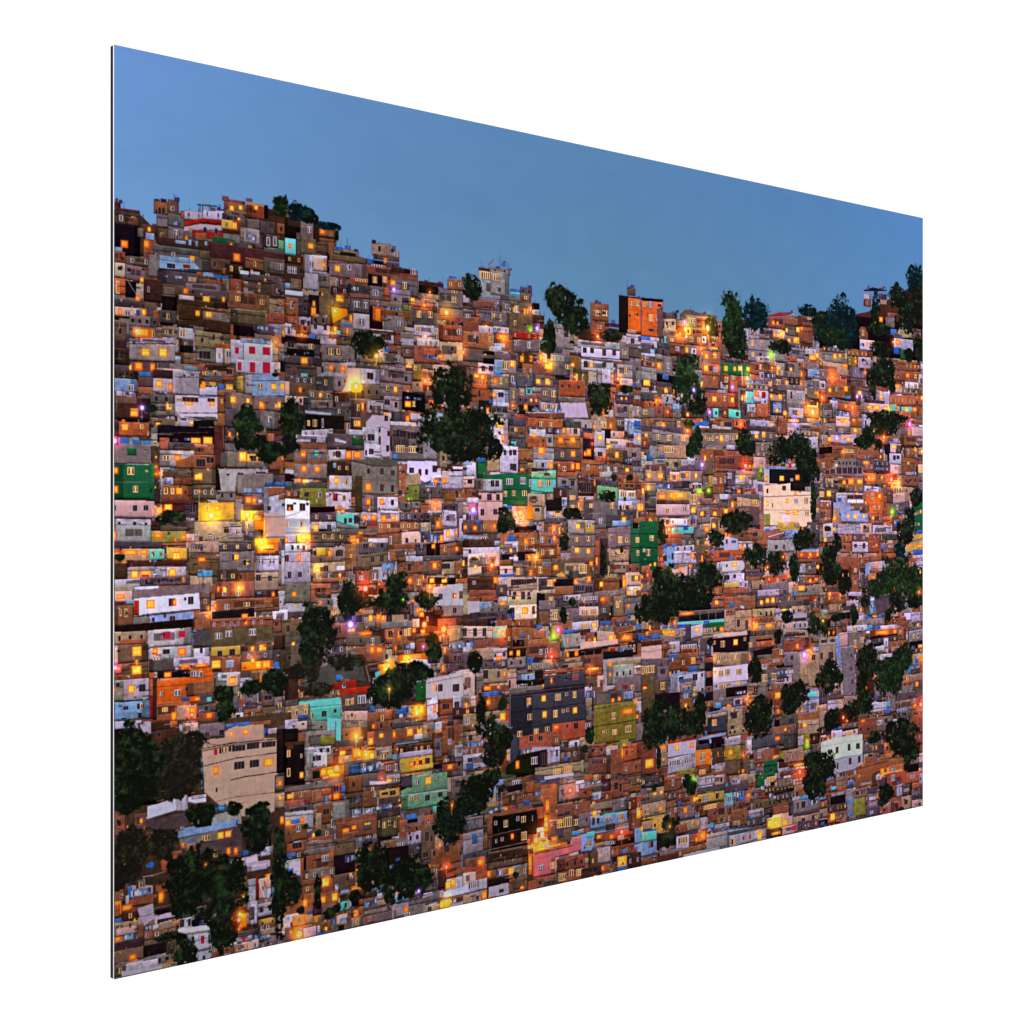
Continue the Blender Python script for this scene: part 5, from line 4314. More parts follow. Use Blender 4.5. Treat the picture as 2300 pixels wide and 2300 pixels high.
def wall(x0, y0, x1, y1, code, col=None):
    """one painted facade in canvas pixels"""
    x0, y0, x1, y1 = clampbox(x0, y0, x1, y1)
    w, h = x1 - x0, y1 - y0
    if w < 2 or h < 2:
        return
    c = vary(COL[code]) if col is None else np.array(col, np.float32)
    amp = {'W': .6, 'M': .5, 'o': .8, 'c': .7, 'v': .8, 'u': .8, 'p': .8, 'q': .6, 'y': .9}.get(code, 1.5)
    tex = TEX[y0:y1, x0:x1] * amp
    a = c * (1 + tex)[..., None]
    if code in 'bB':
        yy = np.arange(h)[:, None]; xx = np.arange(w)[None]
        mort = ((yy % 4) == 3) | (((xx + (yy // 4 % 2) * 4) % 8) == 0)
        a *= np.where(mort, 0.90, 1.03)[..., None]
        if w > 26 and h > 14:                       # concrete frame columns / beams
            m = np.array((140, 112, 100), np.float32)
            for q in ((0.0, .04), (0.96, 1.0)) if rng.random() < .6 else ():
                i0, i1 = int(q[0] * w), max(int(q[1] * w), int(q[0] * w) + 2)
                a[:, i0:i1] = a[:, i0:i1] * .5 + m * .5
            if rng.random() < .35:
                i0 = int(w * rng.uniform(.3, .7))
                a[:, i0:i0 + 2] = a[:, i0:i0 + 2] * .5 + m * .5
    # soft top-to-bottom change and stains running down
    g = np.linspace(1.07, .9, h)[:, None, None]
    if h > 10:
        a *= g
    if w > 10 and h > 10 and code not in 'oc':
        st = np.clip(N_str[y0:y1, x0:x1] - .7, 0, 1)
        a *= (1 - .20 * st * np.linspace(1, .3, h)[:, None])[..., None]
        if rng.random() < .3:                       # side face in half shade
            k = int(w * rng.uniform(.12, .3))
            left = rng.random() < .5
            (a[:, :k] if left else a[:, -k:])[...] *= .70
            a[:, (k if left else w - k - 1)] *= .8
    if h > 22 and code in 'gGwtTbpkBd' and rng.random() < .28:   # parapet band
        k = int(h * rng.uniform(.18, .3))
        a[:k] *= rng.uniform(.84, 1.08)
        a[k:k + 2] *= .5
    if h > 6:
        e = max(1, min(5, h // 6))
        a[:1] = np.minimum(a[:1] * 1.22 + 8, 255)
        a[-e:] *= np.linspace(.9, .4, e)[:, None, None] if e > 1 else .5
        a[:, -1:] *= .6
        a[:, :1] *= .65
    sl = float(np.clip(rng.normal(0, .04), -.09, .09))
    if w > 22 and h > 12 and h < 70 and rng.random() < .65:
        for i in range(w):
            o = int(round((i - w / 2) * sl))
            ya, yb = max(0, y0 + o), min(CH, y1 + o)
            img[ya:yb, x0 + i] = a[ya - y0 - o:yb - y0 - o, i]
            sky_mask[ya:yb, x0 + i] = False
    else:
        img[y0:y1, x0:x1] = a
        sky_mask[y0:y1, x0:x1] = False
    if w > 20 and h > 12 and code in 'bBgGktTdwp':
        if rng.random() < .3:                       # rods and posts left standing on the roof
            for _ in range(rng.integers(2, 6)):
                px = x0 + rng.uniform(0, w)
                fill(px, y0 - rng.uniform(3, 7), px + 1.1, y0, (58, 44, 48), .8)
        if rng.random() < .2:                       # balcony: dark recess over a low parapet
            xa = x0 + w * rng.uniform(0, .4); xb = xa + w * rng.uniform(.3, .6)
            xb = min(xb, x1)
            fill(xa, y0 + h * .2, xb, y0 + h * .62, (44, 32, 34), .55)
            fill(xa, y0 + h * .62, xb, y0 + h * .66, (190, 170, 166), .5)
            fill((xa + xb) / 2, y0 + h * .2, (xa + xb) / 2 + 1.3, y0 + h * .62, (170, 150, 146), .6)
    clean[y0:y1, x0:x1] = (w * h > 1500 and code in 'WMvuDpqoycG') or (w * h > 3600)


def poly(pts, code):
    xs = np.array([p[0] for p in pts]); ys = np.array([p[1] for p in pts])
    bx0, by0, bx1, by1 = clampbox(xs.min(), ys.min(), xs.max() + 1, ys.max() + 1)
    if bx1 - bx0 < 1 or by1 - by0 < 1:
        return
    yy, xx = np.mgrid[by0:by1, bx0:bx1] + 0.5
    ins = np.zeros(xx.shape, bool)
    n = len(pts)
    for i in range(n):
        xa, ya = pts[i]; xb, yb = pts[(i + 1) % n]
        if ya == yb:
            continue
        cond = ((ya > yy) != (yb > yy)) & (xx < (xb - xa) * (yy - ya) / (yb - ya) + xa)
        ins ^= cond
    c = vary(COL[code], .03)
    amp = .55 if code in 'WMoucvqPhpw' else 1.4
    a = c * (1 + TEX[by0:by1, bx0:bx1] * amp)[..., None]
    img[by0:by1, bx0:bx1][ins] = a[ins]
    clean[by0:by1, bx0:bx1][ins] = code != 'd'
    if code in 'pWwuGlgMcPhe':
        solid[by0:by1, bx0:bx1][ins] = True
    # dark lower rim
    low = ins.copy(); low[:-2] &= ~ins[2:]
    if by1 - by0 > 8:
        img[by0:by1, bx0:bx1][low] *= .5
    sky_mask[by0:by1, bx0:bx1][ins] = False


def line(xa, ya, xb, yb, th, code):
    n = int(max(abs(xb - xa), abs(yb - ya))) + 1
    h = max(.6, th * .5)
    c = np.array(COL.get(code, COL['k']), np.float32)
    vert = abs(yb - ya) > abs(xb - xa)
    for i in range(n + 1):
        f = i / n
        x, y = xa + (xb - xa) * f, ya + (yb - ya) * f
        if vert:
            bx = clampbox(x - h, y, x + h, y + 1)
        else:
            bx = clampbox(x, y - h, x + 1, y + h)
        if bx[2] > bx[0] and bx[3] > bx[1]:
            img[bx[1]:bx[3], bx[0]:bx[2]] = img[bx[1]:bx[3], bx[0]:bx[2]] * .15 + c * .85


GLOWS = []
clean = np.zeros((CH, CW), bool)
solid = np.zeros((CH, CW), bool)


def fill(x0, y0, x1, y1, c, k=1.0):
    x0, y0, x1, y1 = clampbox(x0, y0, x1, y1)
    if x1 > x0 and y1 > y0:
        v = img[y0:y1, x0:x1]
        img[y0:y1, x0:x1] = v * (1 - k) + np.array(c, np.float32) * k


def window(x0, y0, x1, y1, code):
    w, h = x1 - x0, y1 - y0
    if w < 1.2 or h < 1.2:
        return
    if code in 'YO':
        x0 += w * .06; x1 -= w * .06; y0 += h * .04; y1 -= h * .08
        w, h = x1 - x0, y1 - y0
        if code == 'Y':
            c1, c2 = (255, 234, 116), (255, 184, 52)
        else:
            c1, c2 = (255, 190, 88), (246, 120, 34)
        dim = rng.uniform(.86, 1.0)
        c1 = tuple(q_ * dim for q_ in c1); c2 = tuple(q_ * dim for q_ in c2)
        fill(x0 - 1.2, y0 - 1.2, x1 + 1.2, y1 + 1.2, (206, 84, 26), .75)
        fill(x0, y0, x1, y1, c2)
        fill(x0 + w * .14, y0 + h * .12, x1 - w * .2, y1 - h * .22, c1)
        if w > 8:
            nb = 1 if w < 18 else int(w / 10)
            for i in range(nb):
                xm = x0 + w * (i + 1) / (nb + 1)
                fill(xm - .7, y0, xm + .7, y1, (214, 120, 30), .7)
        if w > 9 and rng.random() < .5:
            ym = y0 + h * rng.uniform(.3, .45)
            fill(x0, ym - .7, x1, ym + .7, (224, 130, 36), .6)
        GLOWS.append(((x0 + x1) / 2, (y0 + y1) / 2, min(max(w, h) * .75, 10), (255, 96, 22), .22))
    elif code in 'FW':
        fr = (244, 208, 150) if code == 'F' else (214, 202, 208)
        dk = (92, 52, 34) if code == 'F' else (70, 58, 74)
        if rng.random() < .25 and code == 'F':
            dk = (200, 110, 40)
        fill(x0 - .6, y0 - .6, x1 + .6, y1 + 1.4, (60, 44, 44), .45)
        fill(x0, y0, x1, y1, fr)
        nb = max(1, int(round(w / 6.5)))
        pw = w / nb
        for i in range(nb):
            fill(x0 + pw * i + max(1, pw * .25), y0 + max(1, h * .1),
                 x0 + pw * (i + 1) - max(.6, pw * .18), y1 - max(1, h * .1), dk, .92)
        if h > 12 and rng.random() < .6:
            fill(x0, y0 + h * .3, x1, y0 + h * .3 + 1.2, fr, .8)
    elif code == 'K':
        fill(x0 - 1, y0 - 1, x1 + 1, y1 + 1.5, (206, 188, 196), .28)
        fill(x0, y0, x1, y1, (46, 33, 40), .93)
        if w > 8:
            nb = max(1, int(w / 9))
            for i in range(nb):
                xm = x0 + w * (i + 1) / (nb + 1)
                fill(xm - .8, y0 + 1, xm + .8, y1, (150, 126, 128), .55)
    elif code == 'C':
        pal = [(122, 170, 222), (222, 220, 236), (52, 78, 168), (84, 66, 88), (170, 176, 206), (58, 48, 60),
               (92, 140, 196)]
        fill(x0, y0, x1, y1, (92, 96, 122), .6)
        x = x0
        while x < x1:
            d = rng.uniform(2, 6)
            a = y0 + h * rng.uniform(0, .4); b = y1 - h * rng.uniform(0, .4)
            fill(x, a, min(x + d, x1), b, pal[rng.integers(len(pal))], .85)
            x += d
    else:
        c = dict(R=(186, 34, 62), G=(74, 64, 60), B=(158, 80, 62)).get(code, (120, 80, 70))
        fill(x0 - 1, y0 - 1, x1 + 1, y1 + 1, (216, 190, 206), .45)
        fill(x0, y0, x1, y1, c, .95)


def tree(x0, y0, x1, y1, code):
    cx, cy = (x0 + x1) / 2, (y0 + y1) / 2
    rx, ry = (x1 - x0) / 2, (y1 - y0) / 2
    bx = clampbox(cx - rx * 1.25, cy - ry * 1.25, cx + rx * 1.25, cy + ry * 1.25)
    if bx[2] - bx[0] < 2 or bx[3] - bx[1] < 2:
        return
    yy, xx = np.mgrid[bx[1]:bx[3], bx[0]:bx[2]].astype(np.float32)
    d = np.sqrt(((xx - cx) / rx) ** 2 + ((yy - cy) / ry) ** 2)
    ne = N_edge[bx[1]:bx[3], bx[0]:bx[2]]
    al = np.clip((1.10 - (d + ne * .21)) * 6.0, 0, 1)        # soft, uneven rim
    fz = N_fine[bx[1]:bx[3], bx[0]:bx[2]]
    al *= np.where((al < .75) & (fz > .2), .15, 1.0)          # loose leaves at the rim
    lf = N_leaf[bx[1]:bx[3], bx[0]:bx[2]]
    base, hi = dict(d=((24, 28, 22), (52, 72, 44)), g=((26, 38, 26), (60, 86, 46)),
                    b=((18, 31, 36), (34, 70, 66)), m=((36, 33, 28), (64, 66, 46)))[code]
    up = np.clip(.8 - (yy - cy) / ry * .35, .2, 1.2)
    lf2 = N_edge[bx[1]:bx[3], bx[0]:bx[2]]
    k = np.clip((lf * .45 + lf2 * .35 + .12), 0, 1) * up
    c = np.array(base, np.float32) + (np.array(hi, np.float32) - np.array(base, np.float32)) * k[..., None]
    c *= (1 + fz * .14)[..., None]
    al *= np.where((lf < -1.2) & (d > .45), .25, 1.0)
    v = img[bx[1]:bx[3], bx[0]:bx[2]]
    v[:] = v * (1 - al[..., None]) + c * al[..., None]
    sky_mask[bx[1]:bx[3], bx[0]:bx[2]][al > .5] = False
    # a few pin-pricks of whatever stands behind
    area = rx * ry * 3.1
    for _ in range(int(area / 2600)):
        a = rng.uniform(0, 6.28); r = rng.uniform(0, .85)
        x, y = cx + math.cos(a) * rx * r, cy + math.sin(a) * ry * r
        fill(x, y, x + rng.uniform(1, 3), y + rng.uniform(1, 2.5),
             [(150, 140, 130), (110, 70, 50), (120, 130, 150), (230, 190, 120)][rng.integers(4)], .6)


def glow(cx, cy, r, c, k):
    R = r * 2.4
    bx = clampbox(cx - R, cy - R, cx + R, cy + R)
    if bx[2] - bx[0] < 1 or bx[3] - bx[1] < 1:
        return
    yy, xx = np.mgrid[bx[1]:bx[3], bx[0]:bx[2]].astype(np.float32)
    d = np.sqrt((xx - cx) ** 2 + (yy - cy) ** 2) / r
    a = (k * np.exp(-(d / 1.0) ** 2))[..., None]
    v = img[bx[1]:bx[3], bx[0]:bx[2]]
    c = np.array(c, np.float32)
    # light spilt on the walls: brighten in the lamp's colour
    img[bx[1]:bx[3], bx[0]:bx[2]] = np.clip(v * (1 + a * c / 255 * .9) + c * a * .55 - v * a * .25 * (1 - c / 255), 0, 255)


def lamp(cx, cy, r, code):
    hal, core = dict(o=((255, 104, 24), (255, 222, 130)), r=((255, 66, 24), (255, 214, 180)),
                     y=((255, 176, 36), (255, 250, 190)), w=((250, 160, 150), (255, 246, 226)),
                     v=((150, 90, 235), (250, 240, 255)), g=((130, 220, 30), (214, 255, 110)),
                     p=((250, 60, 150), (255, 220, 240)))[code]
    glow(cx, cy, r * (2.4 if code in 'oyr' else 1.5), hal, .7)
    bx = clampbox(cx - r * 2, cy - r * 2, cx + r * 2, cy + r * 2)
    if bx[2] - bx[0] < 1 or bx[3] - bx[1] < 1:
        return
    yy, xx = np.mgrid[bx[1]:bx[3], bx[0]:bx[2]].astype(np.float32)
    d = np.sqrt((xx - cx) ** 2 + (yy - cy) ** 2) / r
    v = img[bx[1]:bx[3], bx[0]:bx[2]]
    a = np.clip(1.25 - d, 0, 1)[..., None]
    v[:] = v * (1 - a) + np.array(hal, np.float32) * a
    a = np.clip((.72 - d) * 3.5, 0, 1)[..., None]
    v[:] = v * (1 - a) + np.array(core, np.float32) * a


# ---- dark hillside below the skyline ----
sk = [(240, 470), (313, 480), (345, 512), (400, 480), (500, 470), (600, 468), (640, 476), (700, 505),
      (754, 530), (757, 565), (820, 580), (900, 600), (940, 645), (1030, 650), (1080, 650),
      (1150, 665), (1210, 700), (1225, 740), (1330, 730), (1390, 740), (1492, 720), (1525, 730), (1618, 742),
      (1640, 720), (1720, 715), (1800, 715), (1850, 720), (1950, 700), (2000, 670), (2090, 620)]
pts = [PX(*p) for p in sk] + [(CW + 50, CH + 50), (-50, CH + 50)]
poly(pts, 'd')
hill = ~sky_mask

# ---- random houses everywhere, so nothing between the listed ones is empty ----
codes = list('bbbbBgggkkTTtdwGpDg')
y = 330.0
while y < CH:
    x = -20.0
    while x < CW:
        w = rng.uniform(28, 74); h = rng.uniform(30, 56)
        yy = y + rng.uniform(-14, 14)
        xi, yi = int(np.clip(x + w / 2, 0, CW - 1)), int(np.clip(yy - 6, 0, CH - 1))
        if hill[yi, xi] and hill[yi, int(np.clip(x, 0, CW - 1))]:
            wall(x, yy, x + w, yy + h, codes[rng.integers(len(codes))])
            nw = rng.integers(0, 3)
            for i in range(nw):
                wx = x + w * (i + .6) / (nw + .6) - 3
                window(wx, yy + h * .32, wx + rng.uniform(5, 9), yy + h * .68,
                       'YOFWKKKFWO'[rng.integers(10)])
        x += w * rng.uniform(.8, 1.0)
    y += 31

# ---- the listed shapes ----
trees, lamps = [], []
WIN = []                                    # centres of every listed window, to know which walls are blank
ox = oy = 0.0
sc = 400 / 193.2
for ln in PRINT.strip().splitlines():
    tk = ln.split()
    if tk and tk[0] == '#':
        ox, oy = float(tk[1]), float(tk[2]); sc = float(tk[3]) if len(tk) > 3 else 400 / 193.2
    elif tk and tk[0][0] == '=':
        v = [float(a) for a in tk[1:]]
        for i in range(0, len(v) - 3, 4):
            WIN.append(PX(ox + (v[i] + v[i + 2]) / 2 * sc, oy + (v[i + 1] + v[i + 3]) / 2 * sc))
WIN = np.array(WIN)


def auto_windows(x0, y0, x1, y1, code):
    w, h = x1 - x0, y1 - y0
    if w < 17 or h < 15 or h > 64 or code in 'DLCvo' or rng.random() < .15:
        return
    if ((WIN[:, 0] > x0 - 2) & (WIN[:, 0] < x1 + 2) & (WIN[:, 1] > y0 - 2) & (WIN[:, 1] < y1 + 2)).any():
        return
    n = max(1, int(w / rng.uniform(15, 26)))
    ww, wh = rng.uniform(5, 8), min(h * .5, rng.uniform(8, 12))
    ty = 'KWFKWFFK'[rng.integers(8)]
    for i in range(n):
        if rng.random() < .12:
            continue
        xc = x0 + w * (i + .5) / n + rng.normal(0, 1)
        yc = y0 + h * .46
        t2 = ty if rng.random() < .8 else 'KWFYOW'[rng.integers(6)]
        window(xc - ww / 2, yc - wh / 2, xc + ww / 2, yc + wh / 2, t2)


ox = oy = 0.0
sc = 400 / 193.2
for ln in PRINT.strip().splitlines():
    tk = ln.split()
    if not tk:
        continue
    k = tk[0]
    if k == '#':
        ox, oy = float(tk[1]), float(tk[2])
        sc = float(tk[3]) if len(tk) > 3 else 400 / 193.2
        continue
    v = [float(a) for a in tk[1:]]

    def P(i, j):
        return ox + v[i] * sc, oy + v[j] * sc

    def R(i):
        xa, ya = P(i, i + 1); xb, yb = P(i + 2, i + 3)
        xm = (xa + xb) / 2
        return S(xa) * CW, T(xm, ya) * CH, S(xb) * CW, T(xm, yb) * CH
    if k[0] == '=':
        for i in range(0, len(v) - 3, 4):
            window(*R(i), k[1])
    elif k[0] == '^':
        for i in range(0, len(v) - 3, 4):
            trees.append((*R(i), k[1]))
    elif k[0] == '*':
        for i in range(0, len(v) - 2, 3):
            x, yv = P(i, i + 1)
            a, b = PX(x, yv)
            lamps.append((a, b, abs(PX(x, yv + v[i + 2] * sc)[1] - b), k[1]))
    elif k[0] == '-':
        for i in range(0, len(v) - 4, 5):
            xa, ya = PX(*P(i, i + 1)); xb, yb = PX(*P(i + 2, i + 3))
            th = v[i + 4] * sc * (ZL + DZ * S(ox + v[i] * sc)) / F * CH
            line(xa, ya, xb, yb, th, k[1])
    elif k[0] == '/':
        poly([PX(*P(i, i + 1)) for i in range(0, len(v) - 1, 2)], k[1])
    elif k[0] in COL:
        for i in range(0, len(v) - 3, 4):
            wall(*R(i), k[0])
            auto_windows(*R(i), k[0])

# ---- small clutter between and on the houses: poles, wires, tanks, washing, vents ----
built = ~sky_mask
lum = img.mean(axis=2)
for _ in range(6500):
    x = rng.uniform(0, CW); yv = rng.uniform(.22, 1) * CH
    xi, yi = int(x) % CW, min(CH - 1, int(yv))
    if not built[max(0, yi - 14), xi] or lum[yi, xi] > 200 or solid[yi, xi] or (clean[yi, xi] and rng.random() < .97):
        continue
    q = rng.random()
    if q < .28:                               # dark gap under a slab
        fill(x, yv, x + rng.uniform(6, 26), yv + rng.uniform(1.5, 3.5), (36, 26, 28), rng.uniform(.35, .8))
    elif q < .42:                             # light coping
        fill(x, yv, x + rng.uniform(6, 24), yv + rng.uniform(1, 2), (196, 178, 178), rng.uniform(.25, .6))
    elif q < .54:                             # pole
        fill(x, yv, x + rng.uniform(1, 1.8), yv + rng.uniform(8, 26),
             (170, 150, 140) if rng.random() < .5 else (44, 34, 36), rng.uniform(.35, .7))
    elif q < .66:                             # small dark opening
        fill(x, yv, x + rng.uniform(2.5, 6), yv + rng.uniform(4, 8), (40, 28, 32), .75)
    elif q < .74:
        fill(x, yv, x + rng.uniform(2, 5), yv + rng.uniform(4, 8), (226, 192, 148), .7)
        fill(x + 1.2, yv + 1, x + 2.6, yv + 5, (80, 50, 40), .7)
    elif q < .77:                             # water tank
        fill(x, yv, x + rng.uniform(5, 8), yv + rng.uniform(4, 6), (66, 106, 168), .8)
        fill(x, yv, x + 5, yv + 1.5, (120, 170, 225), .7)
    elif q < .86:                             # washing
        for j in range(rng.integers(2, 6)):
            fill(x + j * 4, yv, x + j * 4 + 3, yv + rng.uniform(2, 5),
                 [(224, 220, 234), (90, 130, 200), (200, 60, 70), (170, 160, 190), (60, 60, 110)][rng.integers(5)], .75)
    elif q < .91:                             # brown / brick patch
        fill(x, yv, x + rng.uniform(5, 16), yv + rng.uniform(4, 12), (156, 82, 52), rng.uniform(.3, .6))
    elif q < .955:
        fill(x, yv, x + rng.uniform(3, 10), yv + rng.uniform(3, 8), (70, 54, 52), rng.uniform(.3, .6))
    else:                                     # a small warm light
        xx, yy2 = x + rng.uniform(2, 4), yv + rng.uniform(3, 6)
        fill(x, yv, xx, yy2, (255, 176, 70), .9)
        GLOWS.append((x + 1.5, yv + 2, 4, (255, 110, 30), .3))

for g_ in GLOWS:
    c_ = img[int(np.clip(g_[1], 0, CH - 1)), int(np.clip(g_[0] + 2, 0, CW - 1))]
    if c_[0] > 185 and c_[2] < 150 and c_[0] > c_[2] + 70:     # the window is still visible
        glow(*g_)
# tanks, parapets and aerials along the ridge
for _ in range(110):
    x = rng.uniform(0, CW - 10)
    col_ = np.flatnonzero(~sky_mask[:, int(x)])
    if len(col_) and col_[0] > 60:
        yt = float(col_[0]) + 2
        if rng.random() < .45:
            fill(x, yt - rng.uniform(6, 20), x + 1.1, yt, (50, 48, 70), .7)
        else:
            hw, hh = rng.uniform(4, 13), rng.uniform(4, 9)
            bx = clampbox(x, yt - hh, x + hw, yt)
            fill(*bx, [(60, 60, 120), (84, 56, 60), (46, 36, 48), (70, 84, 140), (110, 84, 76)][rng.integers(5)], .95)
            sky_mask[bx[1]:bx[3], bx[0]:bx[2]] = False
# loose cables from pole to pole
for _ in range(110):
    x = rng.uniform(0, CW - 100); yv = rng.uniform(.3, .98) * CH
    L_ = rng.uniform(50, 150); dy = rng.uniform(-18, 18); sag = rng.uniform(4, 12)
    for i in range(int(L_)):
        f = i / L_
        yy2 = yv + dy * f + sag * 4 * f * (1 - f)
        if 0 < yy2 < CH - 2 and x + i < CW and not sky_mask[int(yy2), int(x + i)]:
            img[int(yy2), int(x + i)] *= .45
# purple fringe where the roofs meet the bright sky
rim = (~sky_mask) & (blur(sky_mask.astype(np.float32), 2) > .12)
rim[int(CH * .5):] = False
img[rim] = img[rim] * .55 + np.array((74, 50, 138), np.float32) * .45
for _ in range(45):                         # bushes and pot plants in the gaps
    x, yv = rng.uniform(0, CW), rng.uniform(.3, 1) * CH
    if not sky_mask[int(yv) - 20, int(x) % CW] and not clean[int(yv) % CH, int(x) % CW]:
        a_, b_ = rng.uniform(5, 15), rng.uniform(4, 10)
        tree(x - a_, yv - b_, x + a_, yv + b_, 'dgm'[rng.integers(3)])
for t_ in trees:
    tree(*t_)
for l_ in lamps:
    if rng.random() < .5:
        fill(l_[0] - .8, l_[1], l_[0] + .8, l_[1] + rng.uniform(14, 34), (196, 170, 140), .6)
    lamp(*l_)

# ---- finish: dusk grading of the printed photograph, a touch of softness and grain ----
gs = np.linspace(0, 1, CW)[None, :]; gt = np.linspace(0, 1, CH)[:, None]
hm0 = (~sky_mask)
shade = 1 - .20 * np.exp(-((gs - .12) / .22) ** 2 - ((gt - .26) / .16) ** 2) \
    - .21 * np.clip((gt - .55) / .35, 0, 1) * (1 - .3 * gs)
tint = np.stack([1 + .02 * gs + 0 * gt, 1 - .025 * gs + 0 * gt, 1 + .05 * gs + 0 * gt], 2)
img = np.where(hm0[..., None], img * shade[..., None] * tint, img).astype(np.float32)
b = blur(img, 10)
hm = blur((~sky_mask).astype(np.float32), 1)[..., None]
img = img + (img - b) * .17 * hm                       # local contrast of the print
img = np.where(hm > .5, (img - 128) * 1.05 + 127, img)
soft = blur(img, 1)
img = img * .45 + soft * .55
img = np.clip(img, 0, 255) / 255.0
lin = np.where(img <= .04045, img / 12.92, ((img + .055) / 1.055) ** 2.4).astype(np.float32)

# light level the panel receives in this white studio (so that paper white prints white)
AMBIENT = 1.25
lin *= 1.0 / 1.22
srgb = np.where(lin <= .0031308, lin * 12.92, 1.055 * np.power(np.maximum(lin, 1e-8), 1 / 2.4) - .055)

pic = bpy.data.images.new('hillside_print', CW, CH, alpha=False, float_buffer=False)
pic.colorspace_settings.name = 'sRGB'
buf = np.ones((CH, CW, 4), np.float32)
buf[..., :3] = srgb[::-1]
pic.pixels.foreach_set(buf.ravel())
pic.update()
pic.pack()

# ------------------------------------------------------------------ materials
def mat(name, col, rough=.6, spec=.3, metal=0.0):
    m = bpy.data.materials.new(name); m.use_nodes = True
    p = m.node_tree.nodes['Principled BSDF']
    p.inputs['Base Color'].default_value = (*col, 1)
    p.inputs['Roughness'].default_value = rough
    p.inputs['Specular IOR Level'].default_value = spec
    p.inputs['Metallic'].default_value = metal
    return m, p


m_print, p = mat('matt_print', (1, 1, 1), 1.0, 0.0)
nt = m_print.node_tree
tex = nt.nodes.new('ShaderNodeTexImage'); tex.image = pic; tex.interpolation = 'Linear'; tex.extension = 'EXTEND'
nt.links.new(tex.outputs['Color'], p.inputs['Base Color'])


def noisy(m, p, base, amount, scale):
    """very fine procedural variation on a plain sheet"""
    nt = m.node_tree
    tc = nt.nodes.new('ShaderNodeTexCoord'); nz = nt.nodes.new('ShaderNodeTexNoise')
    nz.inputs['Scale'].default_value = scale
    rp = nt.nodes.new('ShaderNodeValToRGB')
    rp.color_ramp.elements[0].position = .3; rp.color_ramp.elements[1].position = .7
    rp.color_ramp.elements[0].color = (*[c * (1 - amount) for c in base], 1)
    rp.color_ramp.elements[1].color = (*[min(1, c * (1 + amount)) for c in base], 1)
    nt.links.new(tc.outputs['Object'], nz.inputs['Vector'])
    nt.links.new(nz.outputs['Fac'], rp.inputs['Fac'])
    nt.links.new(rp.outputs['Color'], p.inputs['Base Color'])


m_sheet, p = mat('white_lacquered_aluminium', (.66, .66, .67), .5, .2)
noisy(m_sheet, p, (.66, .66, .67), .03, 300)
m_core, p = mat('black_polyethylene_core', (.0035, .0035, .0035), .6, .05)
noisy(m_core, p, (.0035, .0035, .0035), .15, 900)
m_back, p = mat('white_backdrop_paper', (.92, .92, .92), 1, 0)
noisy(m_back, p, (.92, .92, .92), .004, 40)

# ------------------------------------------------------------------ objects
col = bpy.context.scene.collection


def link(o, parent=None):
    col.objects.link(o)
    if parent:
        o.parent = parent
    return o


def slab(name, y0, y1, m, parent, inset=0.0, uv=False):
    """a sheet of the panel: x 0..W, z -H/2..H/2, y0..y1 (y0 nearer the viewer)"""
    x0, x1, z0, z1 = inset, W - inset, -H / 2 + inset, H / 2 - inset
    vs = [(x0, y0, z0), (x1, y0, z0), (x1, y0, z1), (x0, y0, z1),
          (x0, y1, z0), (x1, y1, z0), (x1, y1, z1), (x0, y1, z1)]
    fs = [(0, 1, 2, 3), (5, 4, 7, 6), (4, 0, 3, 7), (1, 5, 6, 2), (3, 2, 6, 7), (4, 5, 1, 0)]
    me = bpy.data.meshes.new(name); me.from_pydata(vs, [], fs); me.update()
    me.materials.append(m)
    return link(bpy.data.objects.new(name, me), parent)


TH = 0.00983 * H
root = bpy.data.objects.new('picture_panel', None)
root.empty_display_size = .05
link(root)
# the panel's own x axis runs along its width, y axis points to its back
ang = math.atan2(DZ, DX)
root.rotation_euler = (0, 0, ang)
root.location = (XL * H, ZL * H, 0)
root['label'] = 'rectangular aluminium picture panel with black core edge showing a hillside of lit houses at dusk'
root['category'] = 'picture panel'

slab('front_sheet', 0.0, TH * .20, m_sheet, root)
slab('core', TH * .20 + 2e-6, TH * .82, m_core, root, inset=.00006)
slab('rear_sheet', TH * .82 + 2e-6, TH, m_sheet, root)

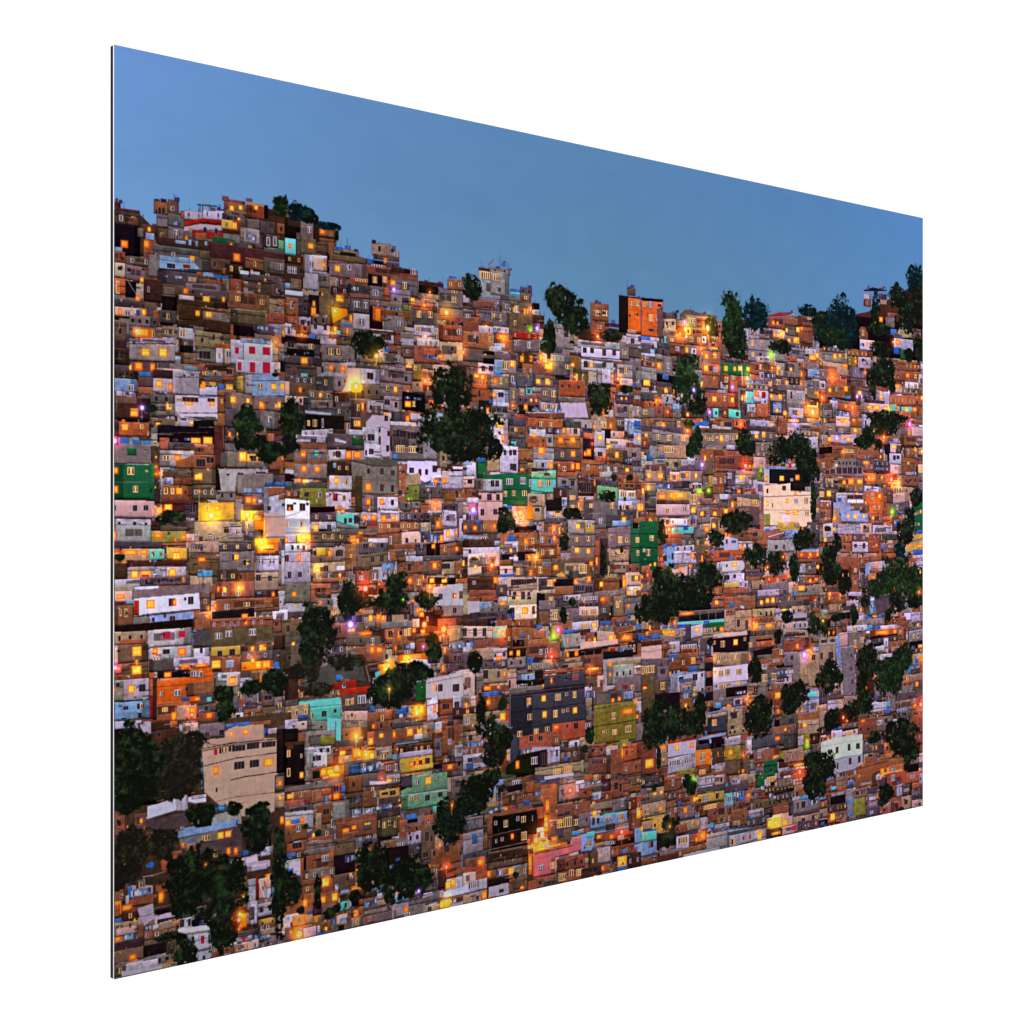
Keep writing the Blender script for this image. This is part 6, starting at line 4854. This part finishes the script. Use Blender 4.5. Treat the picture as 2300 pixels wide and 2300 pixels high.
# printed layer: the ink film on the face of the front sheet
e = .00002
me = bpy.data.meshes.new('printed_picture')
nx, nz_ = 12, 8
vs, fs, uvs = [], [], []
for j in range(nz_ + 1):
    for i in range(nx + 1):
        vs.append((W * i / nx, -e, -H / 2 + H * j / nz_))
        uvs.append((i / nx, j / nz_))
for j in range(nz_):
    for i in range(nx):
        a = j * (nx + 1) + i
        fs.append((a, a + 1, a + nx + 2, a + nx + 1))
me.from_pydata(vs, [], fs)
ul = me.uv_layers.new(name='UVMap')
for lp in me.loops:
    ul.data[lp.index].uv = uvs[lp.vertex_index]
me.materials.append(m_print)
face = link(bpy.data.objects.new('printed_picture', me), root)
face['label'] = 'printed hillside of brick houses with lit windows under a blue evening sky'

# white studio backdrop: a wall that curves into a floor, well away from the panel
me = bpy.data.meshes.new('backdrop')
prof = [(-1.5, -1.6), (1.6, -1.6)]
for k in range(1, 17):
    a = math.pi / 2 * k / 16
    prof.append((1.6 + 1.2 * math.sin(a), -.4 - 1.2 * math.cos(a)))
prof.append((2.8, 4.0))
vs, fs = [], []
for (yy_, zz) in prof:
    vs += [(-6, yy_, zz), (6, yy_, zz)]
for i in range(len(prof) - 1):
    fs.append((2 * i, 2 * i + 1, 2 * i + 3, 2 * i + 2))
me.from_pydata(vs, [], fs)
for pl in me.polygons:
    pl.use_smooth = True
me.materials.append(m_back)
bd = link(bpy.data.objects.new('backdrop', me))
bd['kind'] = 'structure'
bd['label'] = 'plain pure white studio backdrop behind the panel'

# ------------------------------------------------------------------ light
sc_ = bpy.context.scene
wd = bpy.data.worlds.new('World'); sc_.world = wd; wd.use_nodes = True
bg = wd.node_tree.nodes['Background']
bg.inputs['Color'].default_value = (1, 1, 1, 1)
bg.inputs['Strength'].default_value = AMBIENT

# studio lamp up on the left, just behind the panel's plane: grazes the cut edge from above
ld = bpy.data.lights.new('edge_lamp', 'AREA'); ld.size = .12; ld.energy = .9
lo = link(bpy.data.objects.new('edge_lamp', ld))
lo.location = (-.42, .62, .42)
from mathutils import Vector
lo.rotation_euler = (Vector((XL * H, ZL * H, .1)) - lo.location).to_track_quat('-Z', 'Y').to_euler()

# ------------------------------------------------------------------ camera
cd = bpy.data.cameras.new('camera')
cd.sensor_width = 36
cd.lens = F / 2300 * 36
cd.clip_start = .01; cd.clip_end = 100
co = link(bpy.data.objects.new('camera', cd))
co.rotation_euler = (math.pi / 2, 0, 0)
sc_.camera = co
sc_.view_settings.view_transform = 'Standard'
sc_.view_settings.look = 'None'
sc_.view_settings.exposure = 0
sc_.view_settings.gamma = 1
sc_.view_settings.use_curve_mapping = False
sc_.render.resolution_x = 1024; sc_.render.resolution_y = 1024
